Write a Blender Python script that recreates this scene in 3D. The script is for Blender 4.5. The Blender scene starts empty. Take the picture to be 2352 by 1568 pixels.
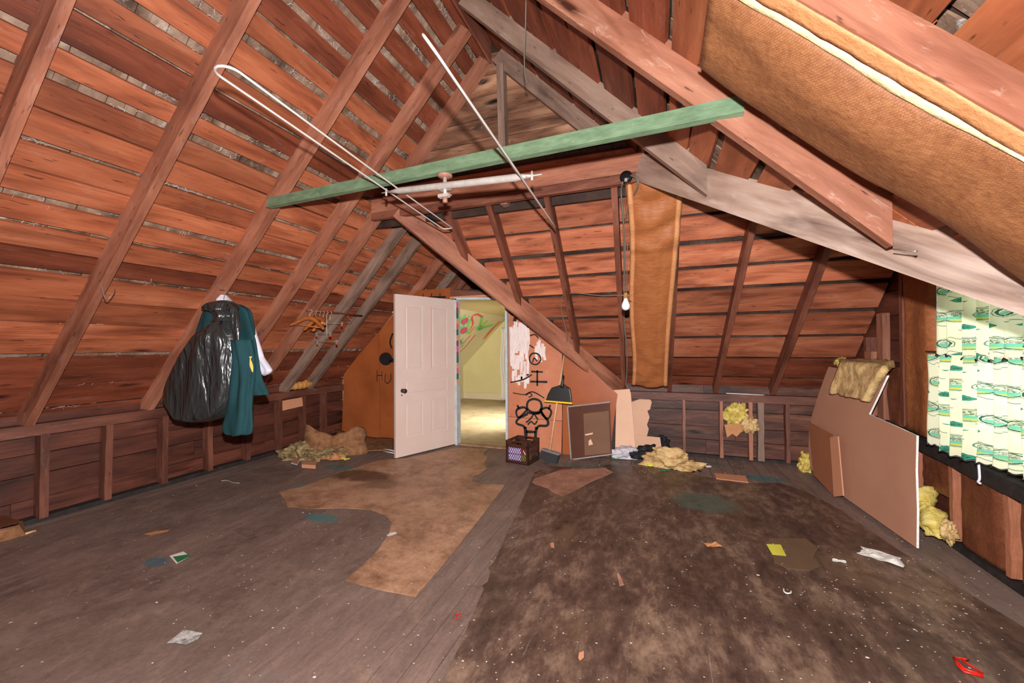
import bpy, bmesh, math, random
from mathutils import Vector, Matrix, noise
random.seed(7)
S = bpy.context.scene
COL = S.collection
V3 = Vector

# ------------------------------------------------------------------ camera
F = 914.0
CAM = V3((0, 0, 1.35))
def _cam_axes(yaw, pitch, roll):
    f = V3((-math.sin(yaw)*math.cos(pitch), math.cos(yaw)*math.cos(pitch), math.sin(pitch)))
    r = V3((math.cos(yaw), math.sin(yaw), 0)); u = r.cross(f)
    c, s = math.cos(roll), math.sin(roll)
    return c*r + s*u, -s*r + c*u, f
RX, UP, FW = _cam_axes(.35253, .008864, -.006573)
cd = bpy.data.cameras.new('camera'); cam = bpy.data.objects.new('camera', cd); COL.objects.link(cam)
cd.sensor_width = 36; cd.lens = F/2352*36; cd.clip_start = .02; cd.clip_end = 60
cam.matrix_world = Matrix(((RX.x, UP.x, -FW.x, CAM.x), (RX.y, UP.y, -FW.y, CAM.y), (RX.z, UP.z, -FW.z, CAM.z), (0, 0, 0, 1)))
S.camera = cam
def at(x, y, n, d):
    """world point where the sight line of photo pixel x, y meets the plane n.p = d"""
    r = FW + RX*((x-1176)/F) - UP*((y-784)/F); n = V3(n)
    return CAM + r*((d - n.dot(CAM))/n.dot(r))
def aty(x, y, Y): return at(x, y, (0, 1, 0), Y)
def atx(x, y, X): return at(x, y, (1, 0, 0), X)
def atz(x, y, Z=0): return at(x, y, (0, 0, 1), Z)

# ------------------------------------------------------------------ world, lights, exposure
S.view_settings.view_transform = 'Standard'; S.view_settings.look = 'None'
S.view_settings.exposure = 0.0; S.view_settings.gamma = 1; S.view_settings.use_curve_mapping = False
w = bpy.data.worlds.new('World'); S.world = w; w.use_nodes = True
w.node_tree.nodes['Background'].inputs[0].default_value = (.80, .90, 1, 1)
w.node_tree.nodes['Background'].inputs[1].default_value = 1.0
def light(name, kind, loc, energy, color=(1, 1, 1), aim=None, **k):
    l = bpy.data.lights.new(name, kind); l.energy = energy; l.color = color
    for a, b in k.items(): setattr(l, a, b)
    o = bpy.data.objects.new(name, l); COL.objects.link(o); o.location = loc
    if aim: o.rotation_euler = (V3(aim)-V3(loc)).to_track_quat('-Z', 'Y').to_euler()
    return o
# camera flash just above the lens
fl = light('camera_flash', 'POINT', (0.0, 0.0, 1.55), 212, (.98, .985, 1), shadow_soft_size=.022)
fl.data.use_nodes = True
nt = fl.data.node_tree; em = nt.nodes['Emission']; fo = nt.nodes.new('ShaderNodeLightFalloff')
fo.inputs['Strength'].default_value = 1.0; fo.inputs['Smooth'].default_value = .5
nt.links.new(fo.outputs['Linear'], em.inputs['Strength'])
# daylight at the windows
light('window_daylight', 'AREA', (2.55, 2.40, 1.35), 42, (.93, 1, .96), aim=(1.8, 2.5, 1.3), shape='RECTANGLE', size=1.7, size_y=1.5)
light('room_daylight', 'AREA', (-1.25, 6.9, 1.5), 55, (1, .97, .9), aim=(-2.9, 6.6, .0), spread=1.3, shape='RECTANGLE', size=1.0, size_y=1.2)
light('room_daylight_far', 'AREA', (-2.6, 9.6, 1.3), 40, (1, .98, .92), aim=(-2.9, 8, .8), shape='RECTANGLE', size=.9, size_y=1.3)

# ------------------------------------------------------------------ helpers
W = {}
def reg(o, mw, parent):
    W[o.name] = mw.copy(); COL.objects.link(o)
    if parent is not None:
        o.parent = parent; o.matrix_parent_inverse = W[parent.name].inverted()
    o.matrix_basis = mw
    return o
def tag(o, label=None, cat=None, group=None, kind=None):
    for k, v in (('label', label), ('category', cat), ('group', group), ('kind', kind)):
        if v: o[k] = v
    return o
def empty(name, loc, label=None, cat=None, group=None, kind=None):
    o = bpy.data.objects.new(name, None); o.empty_display_size = .1
    reg(o, Matrix.Translation(V3(loc)), None)
    return tag(o, label, cat, group, kind)
def mesh_obj(name, verts, faces, mats, parent=None, mw=None, smooth=False, fmat=None, uv=None):
    me = bpy.data.meshes.new(name); me.from_pydata([tuple(v) for v in verts], [], faces)
    if not isinstance(mats, (list, tuple)): mats = [mats]
    for m in mats: me.materials.append(m)
    if fmat: me.polygons.foreach_set('material_index', fmat)
    if smooth: me.polygons.foreach_set('use_smooth', [True]*len(me.polygons))
    if uv:
        l = me.uv_layers.new(name='UVMap')
        for lp in me.loops: l.data[lp.index].uv = uv[lp.vertex_index]
    me.update()
    o = bpy.data.objects.new(name, me)
    if mw is None:   # origin at the centre of the mesh
        c = sum((V3(v) for v in verts), V3())/len(verts)
        me.transform(Matrix.Translation(-c)); mw = Matrix.Translation(c)
    return reg(o, mw, parent)
def frame(p0, p1, up):
    x = (V3(p1)-V3(p0)).normalized(); u = V3(up); z = (u - x*u.dot(x)).normalized(); y = z.cross(x)
    return x, y, z
def board(name, p0, p1, w_, t, up, mat, parent=None, jit=.0, n=1, cut0=0, cut1=0, kind=None):
    """plank from p0 to p1: width w_ across, thickness t along up, centred; local X along its length"""
    x, y, z = frame(p0, p1, up); L = (V3(p1)-V3(p0)).length; c = (V3(p0)+V3(p1))/2
    mw = Matrix(((x.x, y.x, z.x, c.x), (x.y, y.y, z.y, c.y), (x.z, y.z, z.z, c.z), (0, 0, 0, 1)))
    vs = []; fs = []
    for i in range(n+1):
        X = -L/2 + L*i/n
        a = random.uniform(-jit, jit); b = random.uniform(-jit, jit)
        for sy, sz in ((-1, -1), (1, -1), (1, 1), (-1, 1)):
            xx = X
            if i == 0: xx += cut0*sz*t/2
            if i == n: xx += cut1*sz*t/2
            vs.append((xx, sy*w_/2 + (a if sy < 0 else b), sz*t/2))
    for i in range(n):
        k = 4*i
        for j in range(4): fs.append((k+j, k+(j+1) % 4, k+4+(j+1) % 4, k+4+j)[::-1])
    fs.append((0, 1, 2, 3)); fs.append((4*n+3, 4*n+2, 4*n+1, 4*n))
    o = mesh_obj(name, vs, fs, mat, parent, mw)
    if kind: o['kind'] = kind
    return o
def prism(name, pts, nrm, t, mat, parent=None, side=None, bev=0):
    """flat polygon of world points given thickness t along nrm (front face = the points)"""
    pts = [V3(p) for p in pts]; n_ = V3(nrm).normalized()
    area = V3()
    for i in range(len(pts)): area += pts[i].cross(pts[(i+1) % len(pts)])
    if area.dot(n_) > 0: pts = pts[::-1]      # front face must look along -nrm
    N = len(pts); vs = pts + [p+n_*t for p in pts]
    fs = [tuple(range(N)), tuple(range(2*N-1, N-1, -1))] + [((i+1) % N, i, i+N, (i+1) % N+N) for i in range(N)]
    return mesh_obj(name, vs, fs, [mat, side] if side else mat, parent, fmat=[0, 0]+[1]*N if side else None)
def box(name, lo, hi, mat, parent=None, bev=0):
    lo, hi = V3(lo), V3(hi); c = (lo+hi)/2; h = (hi-lo)/2
    bm = bmesh.new(); bmesh.ops.create_cube(bm, size=2); bmesh.ops.scale(bm, vec=h, verts=bm.verts)
    if bev: bmesh.ops.bevel(bm, geom=bm.edges[:], offset=bev, segments=2, affect='EDGES')
    return bmobj(name, bm, mat, parent, Matrix.Translation(c))
def bmobj(name, bm, mat, parent=None, mw=Matrix.Identity(4), smooth=False):
    bmesh.ops.recalc_face_normals(bm, faces=bm.faces)
    me = bpy.data.meshes.new(name); bm.to_mesh(me); bm.free()
    for m in (mat if isinstance(mat, (list, tuple)) else [mat]): me.materials.append(m)
    if smooth: me.polygons.foreach_set('use_smooth', [True]*len(me.polygons))
    return reg(bpy.data.objects.new(name, me), mw, parent)
def cat_rom(pts, k=6, closed=False):
    P = [V3(p) for p in pts]; out = []; n = len(P)
    rng = range(n if closed else n-1)
    for i in rng:
        p0 = P[(i-1) % n] if closed or i > 0 else P[i]*2-P[i+1]
        p1 = P[i]; p2 = P[(i+1) % n]; p3 = P[(i+2) % n] if closed or i+2 < n else P[i+1]*2-P[i]
        for j in range(k):
            t = j/k
            out.append(.5*((2*p1)+(p2-p0)*t+(2*p0-5*p1+4*p2-p3)*t*t+(3*p1-p0-3*p2+p3)*t**3))
    if not closed: out.append(P[-1])
    return out
def tube_geo(pts, r, seg=8, closed=False):
    P = [V3(p) for p in pts]; vs = []; fs = []; n = len(P); prev = None
    for i, p in enumerate(P):
        a = P[(i-1) % n] if closed or i else P[0]; b = P[(i+1) % n] if closed or i < n-1 else P[-1]
        d = (b-a).normalized()
        if prev is None: u = d.orthogonal().normalized()
        else: u = (prev - d*prev.dot(d)).normalized()
        prev = u; v = d.cross(u); rr = r[i] if isinstance(r, (list, tuple)) else r
        for k in range(seg):
            t = 2*math.pi*k/seg; vs.append(p + (u*math.cos(t)+v*math.sin(t))*rr)
    for i in range(n if closed else n-1):
        for k in range(seg):
            a = i*seg+k; b = i*seg+(k+1) % seg; c = ((i+1) % n)*seg+(k+1) % seg; d = ((i+1) % n)*seg+k
            fs.append((a, b, c, d))
    if not closed:
        fs.append(tuple(range(seg))[::-1]); fs.append(tuple(range((n-1)*seg, n*seg)))
    return vs, fs
def tube(name, pts, r, mat, parent=None, seg=8, closed=False):
    vs, fs = tube_geo(pts, r, seg, closed)
    return mesh_obj(name, vs, fs, mat, parent, smooth=True)
def multi_tube(name, lists, mat, parent=None, seg=6):
    V, Fa = [], []
    for pts, r in lists:
        vs, fs = tube_geo(pts, r, seg); k = len(V); V += vs; Fa += [tuple(i+k for i in f) for f in fs]
    return mesh_obj(name, V, Fa, mat, parent, smooth=True)
def grid(name, fn, nu, nv, mat, parent=None, smooth=True, thick=0, uvscale=None):
    vs = [fn(i/nu, j/nv) for j in range(nv+1) for i in range(nu+1)]
    fs = [(j*(nu+1)+i, j*(nu+1)+i+1, (j+1)*(nu+1)+i+1, (j+1)*(nu+1)+i) for j in range(nv) for i in range(nu)]
    uv = [(i/nu*(uvscale or (1, 1))[0], j/nv*(uvscale or (1, 1))[1]) for j in range(nv+1) for i in range(nu+1)]
    o = mesh_obj(name, vs, fs, mat, parent, smooth=smooth, uv=uv)
    if thick:
        m = o.modifiers.new('solid', 'SOLIDIFY'); m.thickness = thick; m.offset = 0
    return o
def lump(name, c, size, mat, parent=None, amp=.25, freq=2.2, sub=4, rot=0, flat=0, seed=0):
    """soft irregular clump of fibre or cloth"""
    bm = bmesh.new(); bmesh.ops.create_icosphere(bm, subdivisions=sub, radius=1)
    sd = V3((seed*3.1, seed*1.7, seed*2.3))
    for v in bm.verts:
        p = v.co.copy(); k = 1 + amp*noise.noise(p*freq+sd)*1.6 + amp*.5*noise.noise(p*freq*3+sd) + amp*.14*noise.noise(p*freq*8+sd)
        q = p*k; q = V3((q.x*size[0], q.y*size[1], q.z*size[2]))
        if flat: q.z = max(q.z, -size[2]*flat)
        v.co = q
    return bmobj(name, bm, mat, parent, Matrix.Translation(V3(c)) @ Matrix.Rotation(rot, 4, 'Z'), smooth=True)
def loft_px(name, rows, Y, depth, mat, parent=None, seg=40, fold=.12, ff=5, seed=0, sub=5, power=1.0):
    """hanging cloth body: rows of (photo y, left x, right x) laid on the plane y=Y, with depth and folds"""
    R = cat_rom([V3(r) for r in rows], sub); vs, fs = [], []
    for j, (py_, xl, xr) in enumerate(R):
        a, b = aty(xl, py_, Y), aty(xr, py_, Y); c = (a+b)/2; rx = (b.x-a.x)/2; z = c.z
        ry = min(depth, abs(rx)*.8)
        for k in range(seg):
            t = 2*math.pi*k/seg
            f = 1 + fold*math.sin(ff*t + 2.5*noise.noise(V3((seed, z*1.5, 0)))+z*1.5) + fold*1.2*noise.noise(V3((2.2*math.cos(t), 2.2*math.sin(t), z*3.2+seed)))
            cx, sx = math.cos(t), math.sin(t)
            vs.append((c.x + rx*cx*(1 + .3*(f-1)), Y + ry*math.copysign(abs(sx)**power, sx)*f, z))
    n = len(R)
    for j in range(n-1):
        for k in range(seg):
            fs.append((j*seg+k, j*seg+(k+1) % seg, (j+1)*seg+(k+1) % seg, (j+1)*seg+k))
    fs.append(tuple(range(seg))); fs.append(tuple(range((n-1)*seg, n*seg))[::-1])
    return mesh_obj(name, vs, fs, mat, parent, smooth=True)

# ------------------------------------------------------------------ materials
def lin(c):
    return tuple(((v/255)/12.92 if v/255 <= .04045 else ((v/255+.055)/1.055)**2.4) for v in c) + (1,)
class NT:
    def __init__(s, name):
        s.m = bpy.data.materials.new(name); s.m.use_nodes = True; s.t = s.m.node_tree; s.b = s.t.nodes['Principled BSDF']
        s.tc = s.n('ShaderNodeTexCoord'); s.oi = s.n('ShaderNodeObjectInfo')
    def n(s, ty, **k):
        o = s.t.nodes.new(ty)
        for a, b in k.items(): setattr(o, a, b)
        return o
    def l(s, a, b): s.t.links.new(a, b)
    def vec(s, scale=(1, 1, 1), rnd=True, src='Object'):
        mp = s.n('ShaderNodeMapping'); mp.inputs['Scale'].default_value = scale
        if rnd:
            ad = s.n('ShaderNodeVectorMath', operation='ADD'); mu = s.n('ShaderNodeMath', operation='MULTIPLY'); mu.inputs[1].default_value = 53.
            s.l(s.oi.outputs['Random'], mu.inputs[0]); s.l(s.tc.outputs[src], ad.inputs[0]); s.l(mu.outputs[0], ad.inputs[1]); s.l(ad.outputs[0], mp.inputs[0])
        else: s.l(s.tc.outputs[src], mp.inputs[0])
        return mp.outputs[0]
    def noise(s, vec, sc, det=5, rough=.6, dist=0):
        o = s.n('ShaderNodeTexNoise'); s.l(vec, o.inputs['Vector']); o.inputs['Scale'].default_value = sc
        o.inputs['Detail'].default_value = det; o.inputs['Roughness'].default_value = rough; o.inputs['Distortion'].default_value = dist
        return o.outputs['Fac']
    def ramp(s, fac, stops, interp='LINEAR'):
        o = s.n('ShaderNodeValToRGB'); o.color_ramp.interpolation = interp; e = o.color_ramp.elements
        while len(e) < len(stops): e.new(.5)
        for q, (p, c) in zip(e, stops): q.position = p; q.color = c if len(c) == 4 else lin(c)
        s.l(fac, o.inputs[0]); return o.outputs[0]
    def mask(s, fac, a, b, hi=1.):
        o = s.n('ShaderNodeMapRange'); s.l(fac, o.inputs[0]); o.inputs[1].default_value = a; o.inputs[2].default_value = b
        o.inputs[4].default_value = hi; return o.outputs[0]
    def mix(s, fac, a, b, mode='MIX'):
        o = s.n('ShaderNodeMix', data_type='RGBA', blend_type=mode)
        for i, v in ((0, fac), (6, a), (7, b)):
            if isinstance(v, (int, float)): o.inputs[i].default_value = v
            elif isinstance(v, tuple): o.inputs[i].default_value = v if len(v) == 4 else lin(v)
            else: s.l(v, o.inputs[i])
        return o.outputs[2]
    def math(s, op, a, b=0., c=None):
        o = s.n('ShaderNodeMath', operation=op)
        for i, v in enumerate((a, b, c)):
            if v is None: continue
            if isinstance(v, (int, float)): o.inputs[i].default_value = v
            else: s.l(v, o.inputs[i])
        return o.outputs[0]
    def bump(s, h, dist=.003, strength=.6):
        o = s.n('ShaderNodeBump'); o.inputs['Distance'].default_value = dist; o.inputs['Strength'].default_value = strength
        s.l(h, o.inputs['Height']); s.l(o.outputs[0], s.b.inputs['Normal'])
    def done(s, col, rough=.7, spec=.3):
        if isinstance(col, tuple): s.b.inputs['Base Color'].default_value = col if len(col) == 4 else lin(col)
        else: s.l(col, s.b.inputs['Base Color'])
        if isinstance(rough, (int, float)): s.b.inputs['Roughness'].default_value = rough
        else: s.l(rough, s.b.inputs['Roughness'])
        s.b.inputs['Specular IOR Level'].default_value = spec
        return s.m
BLK = (0.01, 0.008, 0.007, 1)
def wood(name, dark, mid, light, stain=.5, knots=.8, wear=.0, rough=.55, spec=.35, rings=1., wearcol=(205, 190, 180), var=.3):
    k = NT(name)
    grain = k.noise(k.vec((.8, 7, 7)), 2.6, 4, .5, .5)
    big = k.noise(k.vec((.55, 3.2, 3.2)), 1.6, 4, .6, 1.2)
    soft = k.noise(k.vec((.7, 2.2, 2.2)), 2.0, 3, .5, .8)
    base = k.ramp(k.mix(.35, soft, grain), [(.3, dark), (.5, mid), (.72, light)])
    wv = k.n('ShaderNodeTexWave', wave_type='BANDS', bands_direction='Y'); k.l(k.vec((.16, 1, 1)), wv.inputs['Vector'])
    wv.inputs['Scale'].default_value = 12; wv.inputs['Distortion'].default_value = 14; wv.inputs['Detail'].default_value = 2; wv.inputs['Detail Scale'].default_value = .7
    ring = k.math('MULTIPLY', k.mask(wv.outputs['Fac'], .3, .0), k.mask(k.noise(k.vec((1, 3, 3)), 1.7, 2), .45, .6))
    base = k.mix(k.math('MULTIPLY', ring, .30*rings), base, k.mix(1., base, (160, 125, 110), 'MULTIPLY'))
    fine = k.noise(k.vec((3, 60, 60)), 3, 3, .6)
    base = k.mix(k.mask(fine, .5, .8, .14), base, k.mix(1., base, (150, 125, 110), 'MULTIPLY'))
    if stain:
        base = k.mix(k.mask(big, .50, .72, stain), base, k.mix(1., base, (120, 96, 92), 'MULTIPLY'))
    if knots:
        vo = k.n('ShaderNodeTexVoronoi'); k.l(k.vec((.9, 3.6, 3.6)), vo.inputs['Vector']); vo.inputs['Scale'].default_value = 1.1
        vo.inputs['Randomness'].default_value = 1
        kd = k.math('ADD', vo.outputs['Distance'], k.math('MULTIPLY', k.noise(k.vec((3, 12, 12)), 2, 3), .14))
        base = k.mix(k.mask(kd, .36, .22, knots*.6), base, k.mix(.5, base, light))
        base = k.mix(k.mask(kd, .21, .14, knots), base, dark)
        base = k.mix(k.mask(kd, .15, .11, knots), base, k.mix(1., dark, (120, 90, 80), 'MULTIPLY'))
        sp = k.noise(k.vec((5, 30, 30)), 2.0, 2, .5)
        base = k.mix(k.mask(sp, .68, .73, .7), base, (52, 26, 18))
    if wear:
        wn = k.noise(k.vec((1.6, 7, 7)), 2.6, 8, .72, .8)
        base = k.mix(k.mask(wn, .57, .75, wear), base, wearcol)
    hs = k.n('ShaderNodeHueSaturation'); k.l(base, hs.inputs['Color'])
    k.l(k.mask(k.oi.outputs['Random'], 0, 1), hs.inputs['Value'])
    mr = k.n('ShaderNodeMapRange'); k.l(k.oi.outputs['Random'], mr.inputs[0]); mr.inputs[3].default_value = 1-var*1.1; mr.inputs[4].default_value = 1+var*.55
    k.l(mr.outputs[0], hs.inputs['Value'])
    k.bump(k.math('ADD', k.noise(k.vec((2.2, 7, 7)), 2.2, 3, .5, 1.), k.math('MULTIPLY', fine, .12)), .007, .6)
    return k.done(hs.outputs[0], k.mask(grain, .2, .8, rough+.25) if 0 else rough, spec)
def patchy(name, cols, sc=3, rough=.7, spec=.3, bump=.0, det=6, spots=None, rnd=True, stretch=(1, 1, 1), dist=0, bsc=None):
    k = NT(name); f = k.noise(k.vec(stretch, rnd), sc, det, .65, dist)
    n = len(cols); c = k.ramp(f, [(.3+.4*i/max(1, n-1), q) for i, q in enumerate(cols)]) if n > 1 else None
    c = c if c is not None else lin(cols[0])
    if spots:
        for (ssc, lo, hi, amt, colr) in spots:
            c = k.mix(k.mask(k.noise(k.vec((1, 1, 1), rnd), ssc, 4, .6), lo, hi, amt), c, colr)
    if bump: k.bump(k.noise(k.vec(stretch, rnd), bsc or sc*4, 5, .6), bump, .8)
    return k.done(c, rough, spec)
M = {}
M['board'] = wood('roof_board_wood', (118, 58, 36), (164, 90, 58), (194, 116, 80), stain=.6, wear=.15, var=.28)
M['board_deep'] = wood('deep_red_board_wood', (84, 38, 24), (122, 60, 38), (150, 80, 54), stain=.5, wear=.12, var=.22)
M['board_far'] = wood('end_slope_board_wood', (126, 64, 42), (184, 104, 72), (212, 136, 100), stain=.75, wear=.16, var=.3)
M['board_right'] = wood('right_slope_board_wood', (120, 62, 38), (164, 90, 56), (192, 114, 74), stain=.55, wear=.08, var=.25)
M['rafter'] = wood('rafter_wood', (116, 66, 48), (156, 98, 74), (182, 124, 98), stain=.5, knots=.4, wear=.2, var=.18, rings=.5)
M['rafter_grey'] = wood('grey_rafter_wood', (96, 74, 64), (136, 108, 92), (160, 132, 116), stain=.6, knots=.5, wear=.2, var=.2, rings=.5)
M['rafter_red'] = wood('red_brown_stud_wood', (84, 44, 32), (120, 68, 50), (146, 92, 72), stain=.6, knots=.4, wear=.1, var=.2, rings=.5)
M['rafter_pale'] = wood('pale_rafter_wood', (116, 70, 50), (154, 98, 75), (184, 130, 104), stain=.35, knots=.9, wear=.5, var=.1, wearcol=(240, 215, 195))  # strong wear also paints white highlights into the rafter colour
M['valley'] = wood('rough_valley_beam_wood', (118, 88, 74), (168, 138, 120), (202, 178, 162), stain=.8, knots=0, wear=.45, var=.05, rings=.3)
M['gable'] = wood('weathered_gable_board_wood', (66, 44, 35), (136, 92, 68), (200, 150, 116), stain=1., knots=1, wear=.6, var=.25, wearcol=(176, 156, 142))
M['rafter_shaded'] = wood('shaded_plate_wood', (64, 34, 25), (96, 54, 40), (124, 76, 58), stain=.6, knots=.4, wear=.15, var=.15, rings=.5)  # red brown stud wood darkened; shade is put into the colour
M['knee'] = wood('knee_wall_board_wood', (52, 26, 18), (86, 44, 31), (112, 62, 45), stain=.8, wear=.06, var=.3)
M['knee_far'] = wood('far_knee_board_wood', (48, 26, 19), (84, 46, 32), (126, 78, 56), stain=.9, wear=.12, var=.3)
M['shingle'] = wood('grey_shingle_wood', (80, 60, 48), (136, 106, 86), (178, 152, 132), stain=.8, knots=0, wear=.6, var=.5, rings=.2, wearcol=(225, 215, 208))
M['shingle_dark'] = wood('dark_shingle_wood', (40, 28, 24), (78, 56, 46), (110, 86, 74), stain=.6, knots=0, wear=.25, var=.5, rings=.2)
M['web'] = patchy('dusty_cobweb', [(200, 190, 184), (236, 230, 226)], 9, .9)
M['deck'] = patchy('dark_roof_deck', [(40, 26, 20), (70, 48, 38)], 6)
M['green'] = patchy('faded_green_paint', [(90, 112, 84), (108, 132, 101), (126, 150, 118)], 8, .5, .4, .001, stretch=(1, 3, 3), spots=[(30, .68, .74, .6, (190, 200, 175))])
M['floor'] = None
def floor_mat(name, cols, fleck, dirt, scr=(1, 1, 1), fleckamt=1., rough=.62, glow=None, teal=False, rot=0):
    k = NT(name); v = k.vec((1, 1, 1), False, 'Object')
    geo = k.n('ShaderNodeNewGeometry'); mp = k.n('ShaderNodeMapping'); k.l(geo.outputs['Position'], mp.inputs[0]); mp.inputs['Scale'].default_value = scr; mp.inputs['Rotation'].default_value = (0, 0, rot)
    P = mp.outputs[0]; g = geo.outputs['Position']
    a = k.noise(P, 2.2, 9, .68, .6); b = k.noise(P, 9, 7, .7)
    f = k.mix(.45, a, b)
    c = k.ramp(f, [(.33+.34*i/(len(cols)-1), q) for i, q in enumerate(cols)])
    c = k.mix(k.mask(k.noise(g, 1.1, 7, .7, 1.0), .55, .68, .55), c, dirt)
    vo = k.n('ShaderNodeTexVoronoi'); k.l(g, vo.inputs['Vector']); vo.inputs['Scale'].default_value = 7
    dd = k.math('ADD', vo.outputs['Distance'], k.math('MULTIPLY', k.noise(g, 60, 2), .05))
    sepc = k.n('ShaderNodeSeparateColor'); k.l(vo.outputs['Color'], sepc.inputs[0])
    keep = k.math('GREATER_THAN', sepc.outputs[0], .86)
    c = k.mix(k.math('MULTIPLY', k.mask(dd, .08, .06), k.math('MULTIPLY', keep, fleckamt)), c, fleck)
    vo2 = k.n('ShaderNodeTexVoronoi'); k.l(g, vo2.inputs['Vector']); vo2.inputs['Scale'].default_value = 24
    sp2 = k.n('ShaderNodeSeparateColor'); k.l(vo2.outputs['Color'], sp2.inputs[0])
    c = k.mix(k.math('MULTIPLY', k.mask(vo2.outputs['Distance'], .13, .08), k.math('MULTIPLY', k.math('GREATER_THAN', sp2.outputs[1], .9), fleckamt*.8)), c, fleck)
    if teal:
        for (cx, cy, sx, sy, col) in teal:
            s1 = k.n('ShaderNodeVectorMath', operation='SUBTRACT'); k.l(g, s1.inputs[0]); s1.inputs[1].default_value = (cx, cy, 0)
            s2 = k.n('ShaderNodeVectorMath', operation='MULTIPLY'); k.l(s1.outputs[0], s2.inputs[0]); s2.inputs[1].default_value = (1/sx, 1/sy, 0)
            ln = k.n('ShaderNodeVectorMath', operation='LENGTH'); k.l(s2.outputs[0], ln.inputs[0])
            q = k.math('ADD', ln.outputs['Value'], k.math('MULTIPLY', k.noise(g, 9, 6, .7), .9))
            c = k.mix(k.mask(q, 1.35, 1.0, .8), c, col)
    hf = k.noise(g, 55, 4, .7); c = k.mix(k.mask(hf, .35, .7, .35), c, k.mix(1., c, (168, 160, 154), 'MULTIPLY'))
    mp2 = k.n('ShaderNodeMapping'); k.l(g, mp2.inputs[0]); mp2.inputs['Scale'].default_value = (26, 1.6, 1); mp2.inputs['Rotation'].default_value = (0, 0, rot)
    sc1 = k.noise(mp2.outputs[0], 2.2, 4, .7, .4)
    c = k.mix(k.mask(sc1, .63, .74, .45), c, k.mix(.5, c, (190, 166, 146))); c = k.mix(k.mask(sc1, .36, .26, .6), c, k.mix(1., c, (120, 104, 98), 'MULTIPLY'))
    pt = k.noise(g, 3.1, 8, .75, .3); c = k.mix(k.mask(pt, .55, .63, .35), c, k.mix(1., c, (150, 138, 134), 'MULTIPLY')); c = k.mix(k.mask(pt, .43, .36, .3), c, k.mix(.6, c, (176, 146, 118)))
    k.bump(k.math('ADD', b, k.math('MULTIPLY', hf, .4)), .002, .5)
    return k.done(c, rough, .4)
TEAL = [(-3.0, 2.95, .42, .08, (74, 122, 120)), (-3.3, 3.5, .35, .1, (70, 110, 108)), (-2.50, 2.42, .22, .09, (72, 118, 116)), (-2.98, 1.58, .13, .07, (70, 98, 105))]
TEAL2 = [(-.9, 4.45, .5, .06, (78, 112, 104)), (.35, 5.0, .5, .06, (60, 100, 100)), (.98, 4.62, .24, .14, (58, 112, 112)), (.35, 3.75, .32, .3, (84, 100, 88))]
M['floorboard'] = floor_mat('grey_brown_floor_paint', [(100, 82, 74), (124, 102, 92), (144, 120, 108)], (210, 202, 190), (118, 112, 106), (2.5, .6, 1), .5, .55, teal=TEAL+TEAL2)
M['lino_beige'] = floor_mat('worn_beige_linoleum', [(112, 78, 56), (172, 130, 100), (200, 160, 130)], (214, 204, 190), (126, 96, 70), (1, 1, 1), .7, .5, teal=[(-2.9, 3.35, .5, .22, (78, 52, 36)), (-2.55, 3.2, .3, .16, (128, 100, 78))])
M['lino_dark'] = floor_mat('worn_dark_brown_linoleum', [(46, 33, 29), (90, 69, 59), (148, 122, 102)], (205, 195, 180), (118, 94, 72), (1.7, .8, 1), .3, .40, teal=TEAL2, rot=-.42)
M['lino_gray'] = floor_mat('grey_brown_linoleum', [(96, 78, 70), (118, 98, 88), (138, 116, 104)], (205, 198, 188), (84, 68, 62), (1.6, .8, 1), .9, .55, teal=TEAL)
M['lino_pink'] = floor_mat('pinkish_linoleum_patch', [(130, 90, 72), (170, 122, 100), (190, 144, 120)], (190, 160, 140), (110, 76, 60), (1, 1, 1), .3, .6)
M['yfloor'] = floor_mat('dusty_tan_floor', [(150, 128, 96), (184, 164, 128), (204, 188, 150)], (220, 210, 190), (150, 130, 95), (1, 1, 1), .2, .5)
M['hard'] = patchy('brown_hardboard', [(136, 68, 32), (150, 78, 38), (160, 86, 44)], 2.5, .45, .4, spots=[(26, .72, .76, .5, (190, 140, 110))])
M['hard_pink'] = patchy('pinkish_hardboard', [(176, 102, 70), (190, 116, 82), (200, 128, 94)], 3, .5, .35, spots=[(9, .62, .7, .4, (216, 160, 130))])
M['hard_orange'] = patchy('orange_hardboard', [(146, 72, 30), (164, 84, 38)], 2, .4, .4)
M['spray'] = patchy('black_spray_paint', [(24, 20, 20), (38, 32, 32)], 12, .6)
M['brushwhite'] = patchy('brushed_white_paint', [(205, 178, 168), (228, 208, 200), (240, 226, 220)], 20, .5, stretch=(4, 4, .5))
M['door'] = patchy('pale_pink_white_door_paint', [(206, 180, 168), (214, 190, 178)], 2, .38, .45)
M['pinkline'] = patchy('pink_paint', [(240, 90, 130)], 2)
M['jamb'] = patchy('pale_blue_white_trim_paint', [(168, 176, 180), (196, 200, 200)], 14, .5)
M['knob'] = patchy('dark_brown_knob', [(40, 24, 16), (66, 40, 26)], 10, .25, .6)
M['yellow'] = patchy('pale_yellow_plaster', [(204, 190, 132), (212, 200, 146)], 1.5, .7)
M['ycream'] = patchy('cream_ceiling_plaster', [(226, 214, 168), (236, 226, 184)], 1.5, .7)
M['ybase'] = patchy('pale_baseboard_paint', [(214, 196, 160)], 1.5, .5)
for nm, c in (('npink', (250, 96, 150)), ('ngreen', (140, 230, 140)), ('norange', (246, 160, 84)), ('nred', (250, 100, 100)), ('nyel', (240, 220, 110))):
    M[nm] = patchy(nm[1:]+'_wall_paint', [c], 2, .6)
M['crate'] = patchy('dark_brown_plastic', [(58, 32, 24), (72, 42, 32)], 8, .4, .5)
M['purple'] = patchy('lilac_paper', [(186, 158, 214), (200, 176, 224)], 5)
M['olive'] = patchy('olive_cover', [(110, 112, 44), (128, 128, 56)], 8)
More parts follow.
